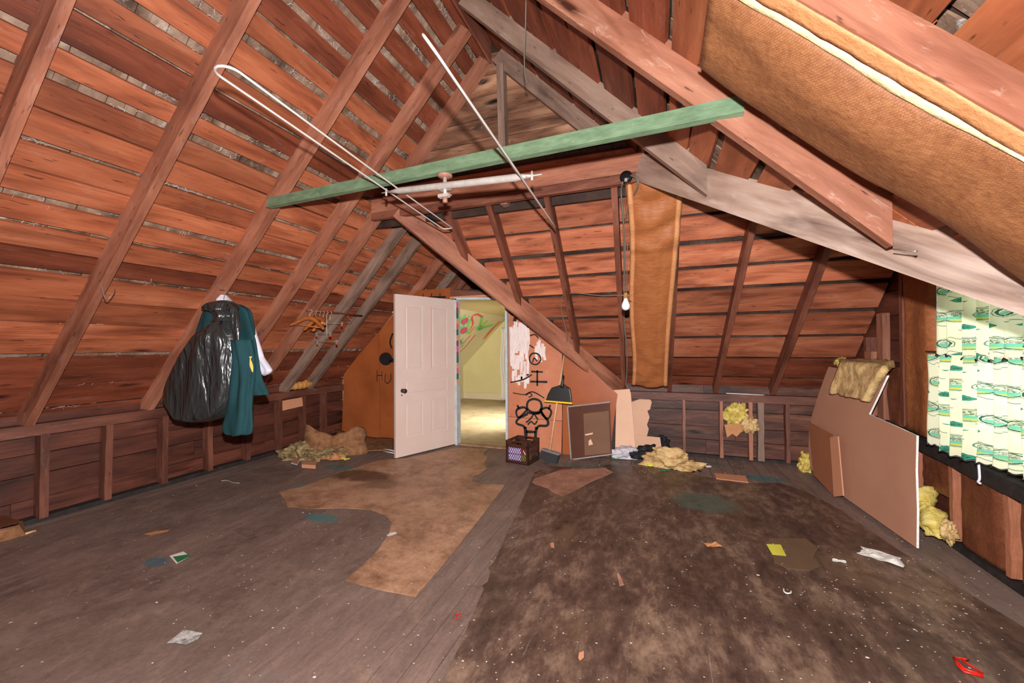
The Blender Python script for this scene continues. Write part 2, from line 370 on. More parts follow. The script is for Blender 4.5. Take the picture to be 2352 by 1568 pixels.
M['redcard'] = patchy('red_card', [(150, 30, 26)], 8)
M['blackplastic'] = patchy('black_plastic', [(18, 16, 16), (30, 27, 26)], 8, .35, .5)
M['yellowlip'] = patchy('yellow_rubber', [(236, 190, 20)], 8, .5)
M['bristle'] = patchy('dark_grey_bristle', [(44, 42, 42), (62, 60, 60)], 30, .8, stretch=(6, 6, 1))
M['greycap'] = patchy('grey_plastic', [(130, 126, 124)], 6, .5)
M['stick'] = wood('pale_broom_stick_wood', (190, 140, 100), (214, 166, 124), (226, 184, 144), 0, 0, 0, .45, .4, .3, var=.02)
M['frame_metal'] = patchy('grey_metal_frame', [(136, 128, 122), (160, 152, 146)], 8, .4, .5)
M['darkpanel'] = patchy('dark_brown_panel', [(78, 42, 28), (90, 50, 34)], 3, .45, .4)
M['midpanel'] = patchy('mid_brown_patch', [(108, 76, 56), (122, 86, 64)], 4, .55)
M['peach'] = patchy('peach_wallboard_paper', [(216, 168, 138), (226, 180, 150)], 3, .6)
M['peach2'] = patchy('tan_wallboard_paper', [(200, 152, 122), (210, 162, 132)], 3, .6)
M['gypsum'] = patchy('white_gypsum_edge', [(215, 205, 198), (245, 240, 236)], 40, .8, bump=.002)
M['drywall'] = patchy('brown_grey_wallboard_paper', [(172, 122, 96), (182, 132, 106)], 2, .65)
M['cardboard'] = patchy('brown_cardboard', [(140, 86, 58), (152, 94, 64)], 3, .7)
M['cardpale'] = patchy('pale_cardboard_edge', [(188, 128, 96), (198, 138, 104)], 3, .7)
def kraft(name, a, b, weave=False, rough=.5, crease=1.):
    k = NT(name); n1 = k.noise(k.vec((1, 14, 14)), 5, 5, .7); n2 = k.noise(k.vec((1.5, 2.5, 2.5)), 3, 5, .6, 2)
    c = k.ramp(k.mix(.5, n1, n2), [(.3, a), (.7, b)])
    h = k.math('ADD', k.math('MULTIPLY', n2, 1.5*crease), n1)
    if weave:
        br = k.n('ShaderNodeTexBrick'); mp = k.n('ShaderNodeMapping'); k.l(k.tc.outputs['UV'], mp.inputs[0]); mp.inputs['Rotation'].default_value = (0, 0, .78)
        k.l(mp.outputs[0], br.inputs['Vector']); br.inputs['Scale'].default_value = 46; br.inputs['Mortar Size'].default_value = .03
        br.inputs['Brick Width'].default_value = .55; br.inputs['Row Height'].default_value = .26
        c = k.mix(k.math('MULTIPLY', br.outputs['Fac'], .35), c, k.mix(1., c, (150, 110, 80), 'MULTIPLY'))
        c = k.mix(k.mask(k.noise(k.vec((1, 1, 1)), 45, 3), .45, .65, .3), c, k.mix(1., c, (170, 130, 100), 'MULTIPLY'))
        h = k.math('SUBTRACT', h, br.outputs['Fac'])
    k.bump(h, .006, .6)
    return k.done(c, rough, .45)
M['kraft'] = kraft('creased_brown_kraft_paper', (120, 66, 36), (166, 100, 58))
M['kraft_hang'] = kraft('orange_brown_kraft_facing', (146, 82, 42), (184, 112, 64))
M['kraft_weave'] = kraft('woven_brown_insulation_facing', (132, 80, 46), (164, 108, 66), True, .6, .6)
M['kraft_flange'] = kraft('pale_brown_kraft_flange', (186, 122, 76), (214, 150, 100))
M['kraft_stud'] = kraft('paper_lapped_stud', (140, 84, 58), (172, 108, 78))
M['kraft_dark'] = kraft('dark_brown_kraft_paper', (84, 42, 24), (124, 68, 42))
M['glasswool'] = patchy('yellow_glass_wool', [(150, 124, 52), (206, 180, 92), (232, 212, 140)], 14, .95, .1, .012, bsc=40)
M['glasswool_dirty'] = patchy('dirty_tan_glass_wool', [(142, 114, 72), (198, 162, 110), (222, 192, 140)], 12, .95, .1, .012, bsc=40)
M['wool_bright'] = patchy('bright_yellow_wool_strip', [(240, 214, 150), (252, 238, 190)], 16, .9, .1, .006, bsc=50)
def bagmat():
    k = NT('black_bin_bag_plastic')
    h = k.noise(k.vec((5, 5, 1.1)), 1.7, 2, .5, 1.2); h2 = k.noise(k.vec((12, 12, 3)), 2, 2, .5, 1.)
    k.bump(k.math('ADD', h, k.math('MULTIPLY', h2, .25)), .06, .9)
    return k.done((.026, .028, .027, 1), .28, .7)
M['bag'] = bagmat()
M['jacket'] = patchy('dark_teal_cloth', [(24, 56, 60), (36, 72, 76)], 3, .85, .2, .002, bsc=60)
M['yellowlining'] = patchy('yellow_lining_cloth', [(226, 196, 104)], 3, .8)
M['shirt'] = patchy('white_cotton', [(206, 202, 212), (226, 224, 232)], 3, .85, .2, .004)
M['wire'] = patchy('steel_wire', [(150, 144, 134)], 6, .35, .6)
M['steel'] = patchy('brushed_steel', [(182, 174, 164), (208, 200, 190)], 20, .35, .6)
M['whitemetal'] = patchy('white_coated_metal', [(196, 190, 184), (212, 206, 200)], 5, .4, .5)
for q in ('steel', 'wire'): M[q].node_tree.nodes['Principled BSDF'].inputs['Metallic'].default_value = .25
M['pinkcup'] = patchy('tarnished_copper_flange', [(150, 104, 88), (176, 130, 112)], 10, .45, .5)
M['hanger'] = wood('varnished_orange_hanger_wood', (150, 80, 36), (196, 112, 54), (216, 136, 72), 0, 0, 0, .3, .5, .4, var=.25)
M['blackcer'] = patchy('black_porcelain', [(20, 18, 18)], 4, .3, .5)
M['cable'] = patchy('armoured_cable_metal', [(104, 96, 82), (138, 130, 114)], 60, .5, .5, .003, stretch=(8, 8, 8))
M['bulb'] = patchy('white_bulb_glass', [(232, 234, 240)], 3, .25, .5)
M['brass'] = patchy('brass_socket', [(150, 110, 60), (176, 134, 78)], 12, .35, .6)
M['chain'] = patchy('copper_pull_chain', [(150, 96, 76)], 12, .4, .6)
M['burlap'] = patchy('brown_burlap_backing', [(100, 66, 42), (134, 92, 62), (150, 108, 78)], 18, .9, .15, .003)
M['straw'] = patchy('nest_straw', [(84, 66, 44), (134, 110, 76), (176, 154, 112)], 22, .95, .1, .01)
M['ochre'] = patchy('ochre_cloth', [(176, 118, 56), (206, 148, 82)], 9, .8, .2, .008)
M['brownpaper'] = patchy('tan_brown_paper', [(170, 112, 70), (196, 138, 90)], 5, .7, .3, .004)
M['paper'] = patchy('dirty_white_paper', [(196, 186, 176), (226, 220, 214)], 12, .7)
M['chip'] = patchy('plaster_chip', [(176, 158, 142), (226, 214, 200)], 30, .8, rnd=False)
M['paperprint'] = patchy('printed_grey_paper', [(70, 84, 84), (160, 156, 150), (214, 210, 206)], 34, .6)
M['greencard'] = patchy('green_card', [(38, 96, 62), (54, 120, 78)], 16, .5)
M['yellowcard'] = patchy('yellow_card', [(196, 190, 60), (216, 210, 84)], 12, .5)
M['red'] = patchy('red_plastic', [(200, 34, 26)], 4, .4, .5)
M['plasticbag'] = patchy('thin_white_plastic_film', [(176, 168, 170), (214, 208, 212)], 9, .35, .5, .012)
M['blackcloth'] = patchy('black_cloth', [(20, 19, 22), (38, 36, 40)], 9, .7, .3, .008)
M['darksill'] = patchy('sooty_dark_timber', [(26, 22, 20), (52, 44, 40)], 14, .7, .3, .004)
M['glass'] = NT('window_glass').m
g_ = M['glass'].node_tree.nodes['Principled BSDF']; g_.inputs['Transmission Weight'].default_value = 1; g_.inputs['Roughness'].default_value = .02; g_.inputs['Base Color'].default_value = (.95, 1, .98, 1); g_.inputs['IOR'].default_value = 1.1
def curtain_mat():
    k = NT('printed_green_curtain_cotton')
    sx = k.n('ShaderNodeSeparateXYZ'); k.l(k.tc.outputs['UV'], sx.inputs[0]); U, Vv = sx.outputs[0], sx.outputs[1]
    col = k.mix(k.mask(k.noise(k.vec((1, 1, 1), False, 'UV'), 1.1, 2), .45, .6, .25), (238, 234, 206), (232, 226, 160))
    row = k.math('FLOOR', Vv); u = k.math('ADD', U, k.math('MULTIPLY', k.math('MODULO', row, 2.), .5))
    def cell(uu, vv, ox, oy):
        fx = k.math('SUBTRACT', k.math('FRACT', k.math('ADD', uu, ox)), .5); fy = k.math('SUBTRACT', k.math('FRACT', k.math('ADD', vv, oy)), .5); return fx, fy
    def ell(fx, fy, ax, ay):
        a = k.math('POWER', k.math('DIVIDE', fx, ax), 2.); b = k.math('POWER', k.math('DIVIDE', fy, ay), 2.); return k.math('SQRT', k.math('ADD', a, b))
    def band(d, lo, hi): return k.math('MULTIPLY', k.math('GREATER_THAN', d, lo), k.math('LESS_THAN', d, hi))
    GR, DK, YL = (120, 200, 170), (58, 104, 78), (212, 204, 90)
    wob = k.math('MULTIPLY', k.noise(k.vec((1, 1, 1), False, 'UV'), 14, 3), .22)
    fx, fy = cell(u, Vv, 0, 0); d = k.math('ADD', ell(fx, fy, .36, .2), wob)
    col = k.mix(k.math('MULTIPLY', k.math('LESS_THAN', d, 1.0), k.math('LESS_THAN', fy, .0)), col, GR)
    col = k.mix(k.math('MULTIPLY', band(d, .0, .95), k.math('LESS_THAN', fy, -.1)), col, YL)
    col = k.mix(band(d, 1.02, 1.14), col, DK); col = k.mix(band(d, 1.22, 1.27), col, (110, 140, 110))
    scr = k.noise(k.vec((1, 2, 1), False, 'UV'), 17, 4, .7, 1.5)
    col = k.mix(k.math('MULTIPLY', k.math('MULTIPLY', k.math('LESS_THAN', d, .95), k.math('GREATER_THAN', fy, .0)), k.mask(scr, .48, .53)), col, DK)
    fx2, fy2 = cell(u, Vv, .5, .42); d2 = k.math('ADD', k.math('ADD', k.math('ABSOLUTE', k.math('MULTIPLY', fx2, 1.)), k.math('ABSOLUTE', k.math('MULTIPLY', fy2, 1.3))), k.math('MULTIPLY', wob, .3))
    col = k.mix(k.math('LESS_THAN', d2, .17), col, (64, 158, 134)); col = k.mix(k.math('MULTIPLY', k.math('LESS_THAN', d2, .12), k.mask(scr, .45, .5)), col, DK)
    col = k.mix(band(d2, .17, .19), col, DK)
    fx3, fy3 = cell(u, k.math('MULTIPLY', Vv, 2.), .2, .1); wl = k.math('ABSOLUTE', k.math('SUBTRACT', fy3, k.math('MULTIPLY', k.math('SINE', k.math('MULTIPLY', fx3, 24.)), .07)))
    col = k.mix(k.math('MULTIPLY', k.math('LESS_THAN', wl, .018), k.math('GREATER_THAN', k.math('ABSOLUTE', fx3), .3)), col, DK)
    k.done(col, .85, .15)
    tr = k.n('ShaderNodeBsdfTranslucent'); k.l(col, tr.inputs['Color']); mx = k.n('ShaderNodeMixShader'); mx.inputs[0].default_value = .4
    out = k.t.nodes['Material Output']; k.l(k.b.outputs[0], mx.inputs[1]); k.l(tr.outputs[0], mx.inputs[2]); k.l(mx.outputs[0], out.inputs['Surface'])
    return k.m
M['curtain'] = curtain_mat()
M['lace'] = NT('sheer_white_curtain').m
M['lace'].node_tree.nodes['Principled BSDF'].inputs['Base Color'].default_value = lin((226, 218, 204))
M['sky_card'] = patchy('dark_gap', [(12, 10, 9)], 2)

# ================================================================== SETTING
XL, XR, YF, YD = -4.5, 1.8, 5.2, 4.83       # left wall, right wall, far knee wall, door wall
XRI, ZRI, SL, SR, SC = -1.43, 3.98, 1.05, 1.0, 1.026
RD = .2                                      # vertical depth from rafter underside to boards
YG, ZG = 3.3, 2.72                           # gable end above the end slope
def zl(x): return .76 + SL*(x-XL)
def zr(x): return ZRI - SR*(x-XRI)
def zc(y): return .77 + SC*(YF-y)
YB = -1.6                                    # back of the attic behind the camera

# ---- floor
fl_ = empty('floor', (-1, 3, 0), 'attic floor of painted boards under worn linoleum', kind='structure')
x = -4.75; i = 0
while x < 1.95:
    y0 = YB; cuts = ([random.uniform(.6, 4.6)] if i % 2 else [random.uniform(.4, 1.8), random.uniform(2.4, 4.4)]) + [5.35]
    for c in cuts:
        if True:
            board('floor_board', (x, y0+.001, -.012), (x, c-.001, -.012+random.uniform(-.0008, .0008)), .1115, .022, (0, 0, 1), M['floorboard'], fl_)
        y0 = c
    x += .1155; i += 1
box('subfloor', (-4.9, YB, -.06), (2.0, 5.4, -.025), M['deck'], fl_)
def floor_sheet(name, px, mat, z=.004, wav=0):
    pts = [atz(a, b, z) for a, b in px]
    return prism(name, pts, (0, 0, -1), .004, mat)
def sheet(name, px, mat, z, label, cat='linoleum'):
    o = floor_sheet(name, px, mat, z); tag(o, label, cat); return o
def rough(px, k=5, amp=3, sd=0):
    out = []
    for i in range(len(px)):
        a, b = px[i], px[(i+1) % len(px)]
        for j in range(k):
            t = j/k; out.append((a[0]+(b[0]-a[0])*t + (random.uniform(-amp, amp) if j else 0), a[1]+(b[1]-a[1])*t + (random.uniform(-amp, amp)*.5 if j else 0)))
    return out
sheet('linoleum_sheet', [(660, 1163), (720, 1168), (790, 1166), (850, 1170), (885, 1182), (900, 1200), (893, 1225), (870, 1260), (835, 1296), (792, 1332),
      (870, 1353), (955, 1369), (1010, 1305), (1060, 1243), (1110, 1180), (1160, 1113), (1140, 1112), (1105, 1112), (1083, 1104), (1090, 1092), (1104, 1086), (1118, 1075), (1112, 1062),
      (1120, 1050), (1110, 1042), (1122, 1030), (1045, 1028), (935, 1052), (870, 1056), (780, 1085), (700, 1115), (640, 1130), (655, 1150)], M['lino_beige'], .006,
      'worn beige brown linoleum with a curved cut edge in front of the white door')
sheet('linoleum_sheet', [(-700, 1568), (-330, 1330), (60, 1215), (400, 1125), (560, 1085), (640, 1066), (700, 1075), (640, 1128), (650, 1158), (720, 1168), (790, 1166), (850, 1170), (885, 1182), (900, 1200), (893, 1225), (870, 1260),
      (835, 1296), (792, 1332), (680, 1400), (560, 1490), (470, 1568), (150, 1900), (-600, 2300)], M['lino_gray'], .0035,
      'grey brown worn linoleum covering the left side of the floor')
sheet('linoleum_sheet', [(1018, 1568), (1112, 1350), (1108, 1344), (1120, 1335), (1127, 1310), (1122, 1302), (1135, 1290), (1192, 1165), (1228, 1084), (1260, 1072), (1420, 1066), (1560, 1082), (1700, 1110), (1790, 1108), (1850, 1128), (1930, 1170),
      (2060, 1260), (2352, 1440), (2700, 1720), (2900, 2300), (700, 2300)], M['lino_dark'], .005, 'large dark brown stained linoleum covering the right half of the floor')
sheet('linoleum_scrap', rough([(1228, 1098), (1290, 1078), (1390, 1074), (1408, 1084), (1345, 1112), (1295, 1139), (1268, 1128), (1250, 1118), (1222, 1107)], 3, 2), M['lino_pink'], .011,
      'torn pinkish brown linoleum scrap in front of the leaning boards')
sheet('linoleum_scrap', rough([(1765, 1236), (1850, 1236), (1880, 1258), (1868, 1280), (1885, 1300), (1860, 1310), (1810, 1305), (1778, 1290)], 2, 2), patchy('olive_brown_linoleum', [(92, 72, 56), (108, 84, 64)], 4, .5), .0105,
      'round olive brown linoleum scrap under the yellow card')
# ---- ceilings (roof slopes)
def sheathe(parent, gaps, pos, mat, e_fn, seg_at=(), t=.022, up=None, deep=None):
    """boards between the heights listed in gaps; pos(z, u) gives the point at height z and run u"""
    for (z0, g0), (z1, g1) in zip(gaps[:-1], gaps[1:]):
        a, b = z0+g0/2, z1-g1/2; zc_ = (a+b)/2
        r = e_fn(zc_)
        if r is None: continue
        u0, u1 = r
        if u1-u0 < .1: continue
        cuts = [u0]
        if u1-u0 > 1.5 and seg_at:
            c = random.choice(seg_at)
            if u0+.3 < c < u1-.3: cuts.append(c)
        cuts.append(u1)
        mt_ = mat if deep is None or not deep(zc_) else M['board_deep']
        for c0, c1 in zip(cuts[:-1], cuts[1:]):
            p0, p1 = pos(zc_, c0+.002), pos(zc_, c1-.002)
            wdt = (pos(b, c0)-pos(a, c0)).length + random.uniform(-.004, .004)
            board('board', p0, p1, wdt, t+random.uniform(0, .004), up, mt_, parent, jit=.003, n=8)
def shingle_strips(name, gaps, pos, up, e_fn, parent, thr=.012, mt='shingle'):
    V, Fc = [], []; up = V3(up).normalized()
    for z, g in gaps:
        if g < thr: continue
        r = e_fn(z)
        if r is None: continue
        u, u1 = r
        while u < u1:
            wd = random.uniform(.05, .15); off = .03+random.uniform(0, .012)
            a0, a1 = pos(z-g*.9, u), pos(z-g*.9, min(u+wd-.003, u1)); b0, b1 = pos(z+g*.9, u), pos(z+g*.9, min(u+wd-.003, u1))
            tl = random.uniform(-.006, .006); k = len(V)
            V += [p + up*(off+q) for p, q in ((a0, 0), (a1, tl), (b1, tl+.008), (b0, .008))] + [p + up*(off+.012) for p in (a0, a1, b1, b0)]
            Fc += [(k, k+1, k+2, k+3), (k+7, k+6, k+5, k+4)] + [(k+i, k+4+i, k+4+(i+1) % 4, k+(i+1) % 4) for i in range(4)]
            u += wd
    o = mesh_obj(name, V, Fc, M[mt], parent); o['kind'] = 'stuff'; return o

LG = [(.76, .03), (.87, .03), (1.06, .02), (1.18, .006), (1.30, .045), (1.42, .008), (1.53, .02), (1.69, .006), (1.845, .03), (1.96, .008), (2.08, .022), (2.205, .034),
      (2.33, .006), (2.45, .022), (2.58, .008), (2.715, .038), (2.83, .03), (2.965, .012), (3.08, .04), (3.23, .04), (3.345, .012), (3.47, .034), (3.62, .038), (3.76, .036), (3.89, .036), (4.02, .036), (4.16, .02)]
cl = empty('ceiling', (-3, 2.5, 2.3), 'left roof slope of red brown boards with grey shingles in the gaps', kind='structure')
upL = V3((-SL, 0, 1)).normalized()
def posL(z, u): return V3((XL + (z-.96)/SL, u, z))
def extL(z): return (YB, 6.4) if z < 3.02 else (YB, 3.45)
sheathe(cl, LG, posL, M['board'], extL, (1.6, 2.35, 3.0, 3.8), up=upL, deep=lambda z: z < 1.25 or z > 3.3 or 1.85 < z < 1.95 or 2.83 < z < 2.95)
shingle_strips('shingle_strip', LG, posL, upL, extL, cl)
def rafter(parent, p0, p1, up, mat, w_=.05, d=.14, **k):
    """p0, p1 = line of the underside; the rafter rises from it along up"""
    u = V3(up).normalized(); x = (V3(p1)-V3(p0)).normalized(); u = (u-x*u.dot(x)).normalized()
    return board('rafter', V3(p0)+u*d/2, V3(p1)+u*d/2, w_, d, u, mat, parent, jit=.002, n=6, **k)
wr_ = random.Random(9); CB = []
for z_, g_ in LG:
    if g_ < .018: continue
    y_ = .2
    while y_ < 4.8:
        y_ += wr_.expovariate(5.0)
        for q in range(wr_.randint(2, 6)):
            p = posL(z_+wr_.uniform(-.8, .5)*g_, y_+wr_.gauss(0, .03)) + upL*wr_.uniform(-.012, .02); pts = [p]
            a = wr_.uniform(0, 6.3)
            for _ in range(4):
                a += wr_.uniform(-1.2, 1.2); pts.append(pts[-1]+V3((math.cos(a)*.007, math.sin(a)*.011, math.cos(a)*.007)))
            CB.append((pts, wr_.uniform(.0006, .0015)))
o = multi_tube('cobweb', CB, M['web'], cl, 3); o['kind'] = 'stuff'
for y, mt in ((.97, 'rafter'), (1.58, 'rafter'), (2.35, 'rafter'), (2.985, 'rafter'), (3.39, 'rafter'), (3.82, 'rafter_grey'), (4.20, 'rafter_grey'), (4.92, 'rafter'), (5.45, 'rafter_grey'), (5.88, 'rafter'), (.3, 'rafter'), (-.4, 'rafter')):
    xt = XRI-.02 if y < 3.5 else -2.5
    rafter(cl, (XL-.05, y, zl(XL-.05)), (xt, y, zl(xt)), (-SL, 0, 1), M[mt], w_=.052)
# right slope
cr = empty('ceiling', (.3, 1.8, 2.8), 'right roof slope of orange brown boards above the insulation batt', kind='structure')
upR = V3((SR, 0, 1)).normalized()
ZR0 = ZRI+RD
def posR(z, u): return V3((XRI + (ZR0-z)/SR, u, z))
def yv(x): return 3.3 - (x+.1)*1.08
def extR(z):
    x = XRI+(ZR0-z)/SR
    return (YB, 3.45) if x < -.1 else ((YB, yv(x)+.06) if yv(x) > YB+.1 else None)
RG = [(4.16, .01), (4.02, .01), (3.88, .02), (3.72, .034), (3.57, .01), (3.4, .03), (3.23, .012), (3.085, .04), (2.87, .034), (2.69, .03), (2.56, .01), (2.43, .035), (2.25, .034), (2.10, .04), (1.93, .04), (1.76, .035), (1.6, .03), (1.42, .03), (1.25, .03), (1.06, .03), (.9, .03)][::-1]
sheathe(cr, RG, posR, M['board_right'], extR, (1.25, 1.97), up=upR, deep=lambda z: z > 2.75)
shingle_strips('shingle_strip', RG, posR, upR, extR, cr)
for y, xe, mt, d in ((3.38, -.1, 'rafter_grey', .14), (2.72, .235, 'rafter_grey', .15), (1.93, .78, 'rafter_pale', .155), (1.205, 1.5, 'rafter_pale', .085), (.5, 1.75, 'rafter_pale', .15), (-.2, 1.75, 'rafter_pale', .15)):
    p0, p1 = V3((XRI+.02, y, zr(XRI+.02))), V3((xe, y, zr(xe)))
    rafter(cr, p0, p1, (SR, 0, 1), M[mt], w_=.05, d=d, cut1=-1.0)
# ridge board
board('ridge_board', (XRI, YB, 4.05), (XRI, 3.36, 4.05), .022, .2, (0, 0, 1), M['rafter_red'], cr)
# end slope (far)
ce = empty('ceiling', (.3, 4.3, 1.8), 'far roof slope of wide reddish boards above the far knee wall', kind='structure')
upC = V3((0, SC, 1)).normalized()
def posC(z, u): return V3((u, YF + (.97-z)/SC, z))
def extC(z):
    return (max(-2.62, -.5-(z-.92)*.98)-.05, 1.86)
CG = [(.80, .02), (.965, .035), (1.195, .035), (1.425, .04), (1.655, .045), (1.89, .04), (2.07, .04), (2.265, .045), (2.46, .02), (2.65, .03), (2.79, .02), (2.93, .02)]
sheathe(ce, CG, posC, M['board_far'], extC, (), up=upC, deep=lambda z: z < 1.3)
shingle_strips('shingle_strip', CG, posC, upC, extC, ce, mt='shingle_dark')
for xa, xb, zb, mt in ((-1.93, -1.90, 2.16, 'rafter_red'), (-1.47, -1.46, 1.74, 'rafter_red'), (-.91, -.91, 1.22, 'rafter_red'), (-.33, -.41, .77, 'rafter_red'), (.17, .12, .77, 'rafter_red'), (.76, .62, .77, 'rafter_red'), (1.34, 1.20, .77, 'rafter_red')):
    ya = YG+.03; za = zc(ya); yb = YF-(zb-.77)/SC
    rafter(ce, (xa, ya, za), (xb, yb, zc(yb)), (0, SC, 1), M[mt], w_=.05, d=.135)
# left valley rafter: top (-2.6, 3.3) to foot (-.45, 5.22)
vt, vb = V3((-2.40, 3.3, 2.70)), V3((-.42, 5.24, .74))
board('valley_rafter', vt, vb, .045, .20, (0, 0, 1), M['rafter'], ce, jit=.003, n=8)
# right valley beam, front face towards the room
va, vb2 = V3((-.12, 3.36, 2.72)), V3((2.05, .98, .72))
va, vb2 = V3((-.12, 3.26, 2.735)), V3((1.85, .93, .86))
board('valley_beam', va, vb2, .05, .2, (0, 0, 1), M['valley'], cr, jit=.004, n=10)
# wing decks closing the roof (their boards are hidden behind the valleys)
def deck(name, pts, nrm, parent, mat='deck', t=.03): return prism(name, pts, nrm, t, M[mat], parent)
deck('roof_deck', [(-4.75, YB, zl(-4.75)+.29), (XRI, YB, zl(XRI)+.29), (XRI, 3.5, zl(XRI)+.29), (-2.45, 3.5, zl(-2.45)+.29), (-2.45, 6.5, zl(-2.45)+.29), (-4.75, 6.5, zl(-4.75)+.29)], (-SL, 0, 1), cl)
deck('roof_deck', [(XRI, YB, ZR0+.09), (2.0, YB, ZR0+.09-3.43), (2.0, 1.0, ZR0+.09-3.43), (-.1, 3.5, ZR0+.09-1.33), (XRI, 3.5, ZR0+.09)], (SR, 0, 1), cr)
deck('roof_deck', [(-2.7, YG-.05, 3.05), (2.0, YG-.05, 3.05), (2.0, 5.5, .75), (-.35, 5.5, .75)], (0, SC, 1), ce)
deck('roof_deck', [(-.1, 3.34, 2.97), (2.0, 3.34, 2.97), (2.0, 1.05, .85)], (0, -1, 1), ce)       # near slope of the side wing
deck('roof_deck', [(-2.42, 3.3, 3.05), (-2.42, 6.5, 3.05), (-.1, 6.5, .75), (-.1, 5.5, .75)], (1, 0, 1), ce)   # right slope of the far wing
deck('end_boarding', [(-4.8, 6.42, 2.1), (0, 6.42, 2.1), (0, 6.42, 3.4), (-4.8, 6.42, 3.4)], (0, 1, 0), ce)

# ---- gable end above the far slope
wg = empty('wall_gable', (-1.4, 3.36, 3.2), 'small weathered triangular board wall under the ridge', kind='structure')
z = 2.70
while z < 4.15:
    h = random.choice((.19, .22, .2))
    zz = z+h*.3
    xa = XL+(min(zz, 4.1)-.96)/SL+.02 if 0 else XRI-(4.2-zz)/SL; xb = XRI+(4.2-zz)/SR
    if xb-xa > .1:
        board('board', (xa-.06, 3.445, z+h/2), (xb+.06, 3.445, z+h/2), h-.006, .02, (0, 1, 0), M['gable'], wg, jit=.004, n=8)
    z += h
prism('gable_backing', [(-3.0, 3.465, 2.6), (.35, 3.465, 2.6), (XRI, 3.465, 4.45)], (0, 1, 0), .03, M['deck'], wg)
board('gable_stud', (-1.30, 3.38, 2.62), (-1.33, 3.38, 3.9), .065, .09, (0, 1, 0), M['rafter_grey'], wg)
board('top_plate', (-2.72, 3.315, 2.76), (-.06, 3.315, 2.78), .13, .06, (0, 1, 0), M['rafter'], wg, jit=.002, n=6)
board('top_plate', (-2.72, 3.31, 2.66), (-.12, 3.31, 2.67), .07, .05, (0, 1, 0), M['rafter_red'], wg, jit=.002, n=6)

# ---- left knee wall
wl = empty('wall_left', (-4.6, 2.5, .4), 'low left knee wall of dark boards behind bare studs', kind='structure')
zz = .0
for h in (.17, .19, .16, .2, .12):
    y0 = YB
    for c in (random.uniform(.8, 1.8), random.uniform(2.6, 3.8), 5.3):
        board('board', (-4.62, y0, zz+h/2), (-4.62, c-.003, zz+h/2), h-.005, .022, (1, 0, 0), M['knee'], wl, jit=.002, n=4); y0 = c
    zz += h
box('sheathing_backing', (-4.72, YB, -.05), (-4.66, 5.4, 1.0), M['deck'], wl)
board('top_plate', (-4.545, YB, .715), (-4.545, 4.8, .725), .09, .09, (0, 0, 1), M['rafter_shaded'], wl, jit=.002, n=14)
board('bottom_plate', (-4.56, YB, .02), (-4.56, 4.8, .02), .09, .04, (0, 0, 1), M['darksill'], wl, jit=.004, n=14)
for y in (-.9, -.3, .3, .85, 1.27, 1.66, 2.05, 2.47, 2.88, 3.3, 3.72, 4.08, 4.45):
    mt = 'rafter_shaded'
    board('stud', (-4.54, y+random.uniform(-.01, .01), .03), (-4.54, y, .68), .05, .085, (1, 0, 0), M[mt], wl, jit=.002, n=5)
# ---- far knee wall right of the door wall
wf = empty('wall_far', (.6, 5.3, .4), 'low far knee wall of dark boards behind bare studs', kind='structure')
zz = 0.
for h in (.2, .16, .19, .14, .18):
    y0 = -.75
    for c in (random.uniform(.2, .9), 1.85):
        board('board', (y0, 5.31, zz+h/2), (c-.003, 5.31, zz+h/2), h-.006, .022, (0, 1, 0), M['knee_far'], wf, jit=.003, n=5); y0 = c
    zz += h
box('sheathing_backing', (-.8, 5.36, -.05), (2.0, 5.42, 1.0), M['deck'], wf)
board('top_plate', (-.62, 5.245, .715), (1.85, 5.245, .715), .09, .09, (0, 0, 1), M['rafter_shaded'], wf, jit=.002, n=8)
board('bottom_plate', (-.62, 5.28, .015), (1.85, 5.28, .015), .06, .03, (0, 0, 1), M['darksill'], wf, jit=.004, n=8)
for x, mt, tw in ((-.35, 'rafter_red', .04), (.28, 'rafter', .03), (.68, 'rafter', .035), (.98, 'rafter', .04), (1.08, 'rafter_grey', .06), (1.34, 'rafter_red', .04)):
    board('stud', (x, 5.24, .02), (x, 5.24, .68), tw, .085, (0, 1, 0), M[mt], wf, jit=.003, n=6)
# ---- right gable wall with the window
wr = empty('wall_right', (1.85, 3, 1), 'right end wall of dark boards, studs and brown paper facing', kind='structure')
WY0, WY1, WZ0, WZ1 = 1.95, 3.5, .72, 2.0
zz = 0.
while zz < 2.9:
    h = random.choice((.17, .19, .21)); c = zz+h/2
    segs = [(YB, 5.35)] if c < WZ0-.1 or c > WZ1+.1 else [(YB, WY0), (WY1, 5.35)]
    for a, b in segs:
        board('board', (1.89, a, c), (1.89, b, c), h-.005, .022, (1, 0, 0), M['knee'], wr, jit=.002, n=4)
    zz += h
for lo, hi in (((1.92, YB, -.05), (1.96, WY0, 3.0)), ((1.92, WY1, -.05), (1.96, 5.42, 3.0)), ((1.92, WY0, -.05), (1.96, WY1, WZ0-.02)), ((1.92, WY0, WZ1), (1.96, WY1, 3.0))):
    box('sheathing_backing', lo, hi, M['deck'], wr)
for y, z0, z1, mt in ((3.85, 0, .6, 'rafter'), (3.47, .05, .56, 'rafter'), (3.02, .05, .52, 'rafter'), (2.6, .05, .52, 'rafter'), (2.2, .05, .52, 'rafter')):
    board('stud', (1.84, y, z0), (1.84, y+.01, z1), .034, .07, (1, 0, 0), M['kraft_stud'], wr, jit=.004, n=9)
for y, z0, z1 in ((4.01, .7, 1.95), (3.56, .7, 2.3), (4.6, .7, 1.4)):
    board('stud', (1.84, y, z0), (1.84, y, z1), .045, .085, (1, 0, 0), M['rafter_red'], wr, jit=.003, n=6)
board('stud', (1.80, 4.28, .7), (1.80, 4.28, 1.60), .10, .05, (1, 0, 0), M['rafter'], wr, jit=.003, n=6)
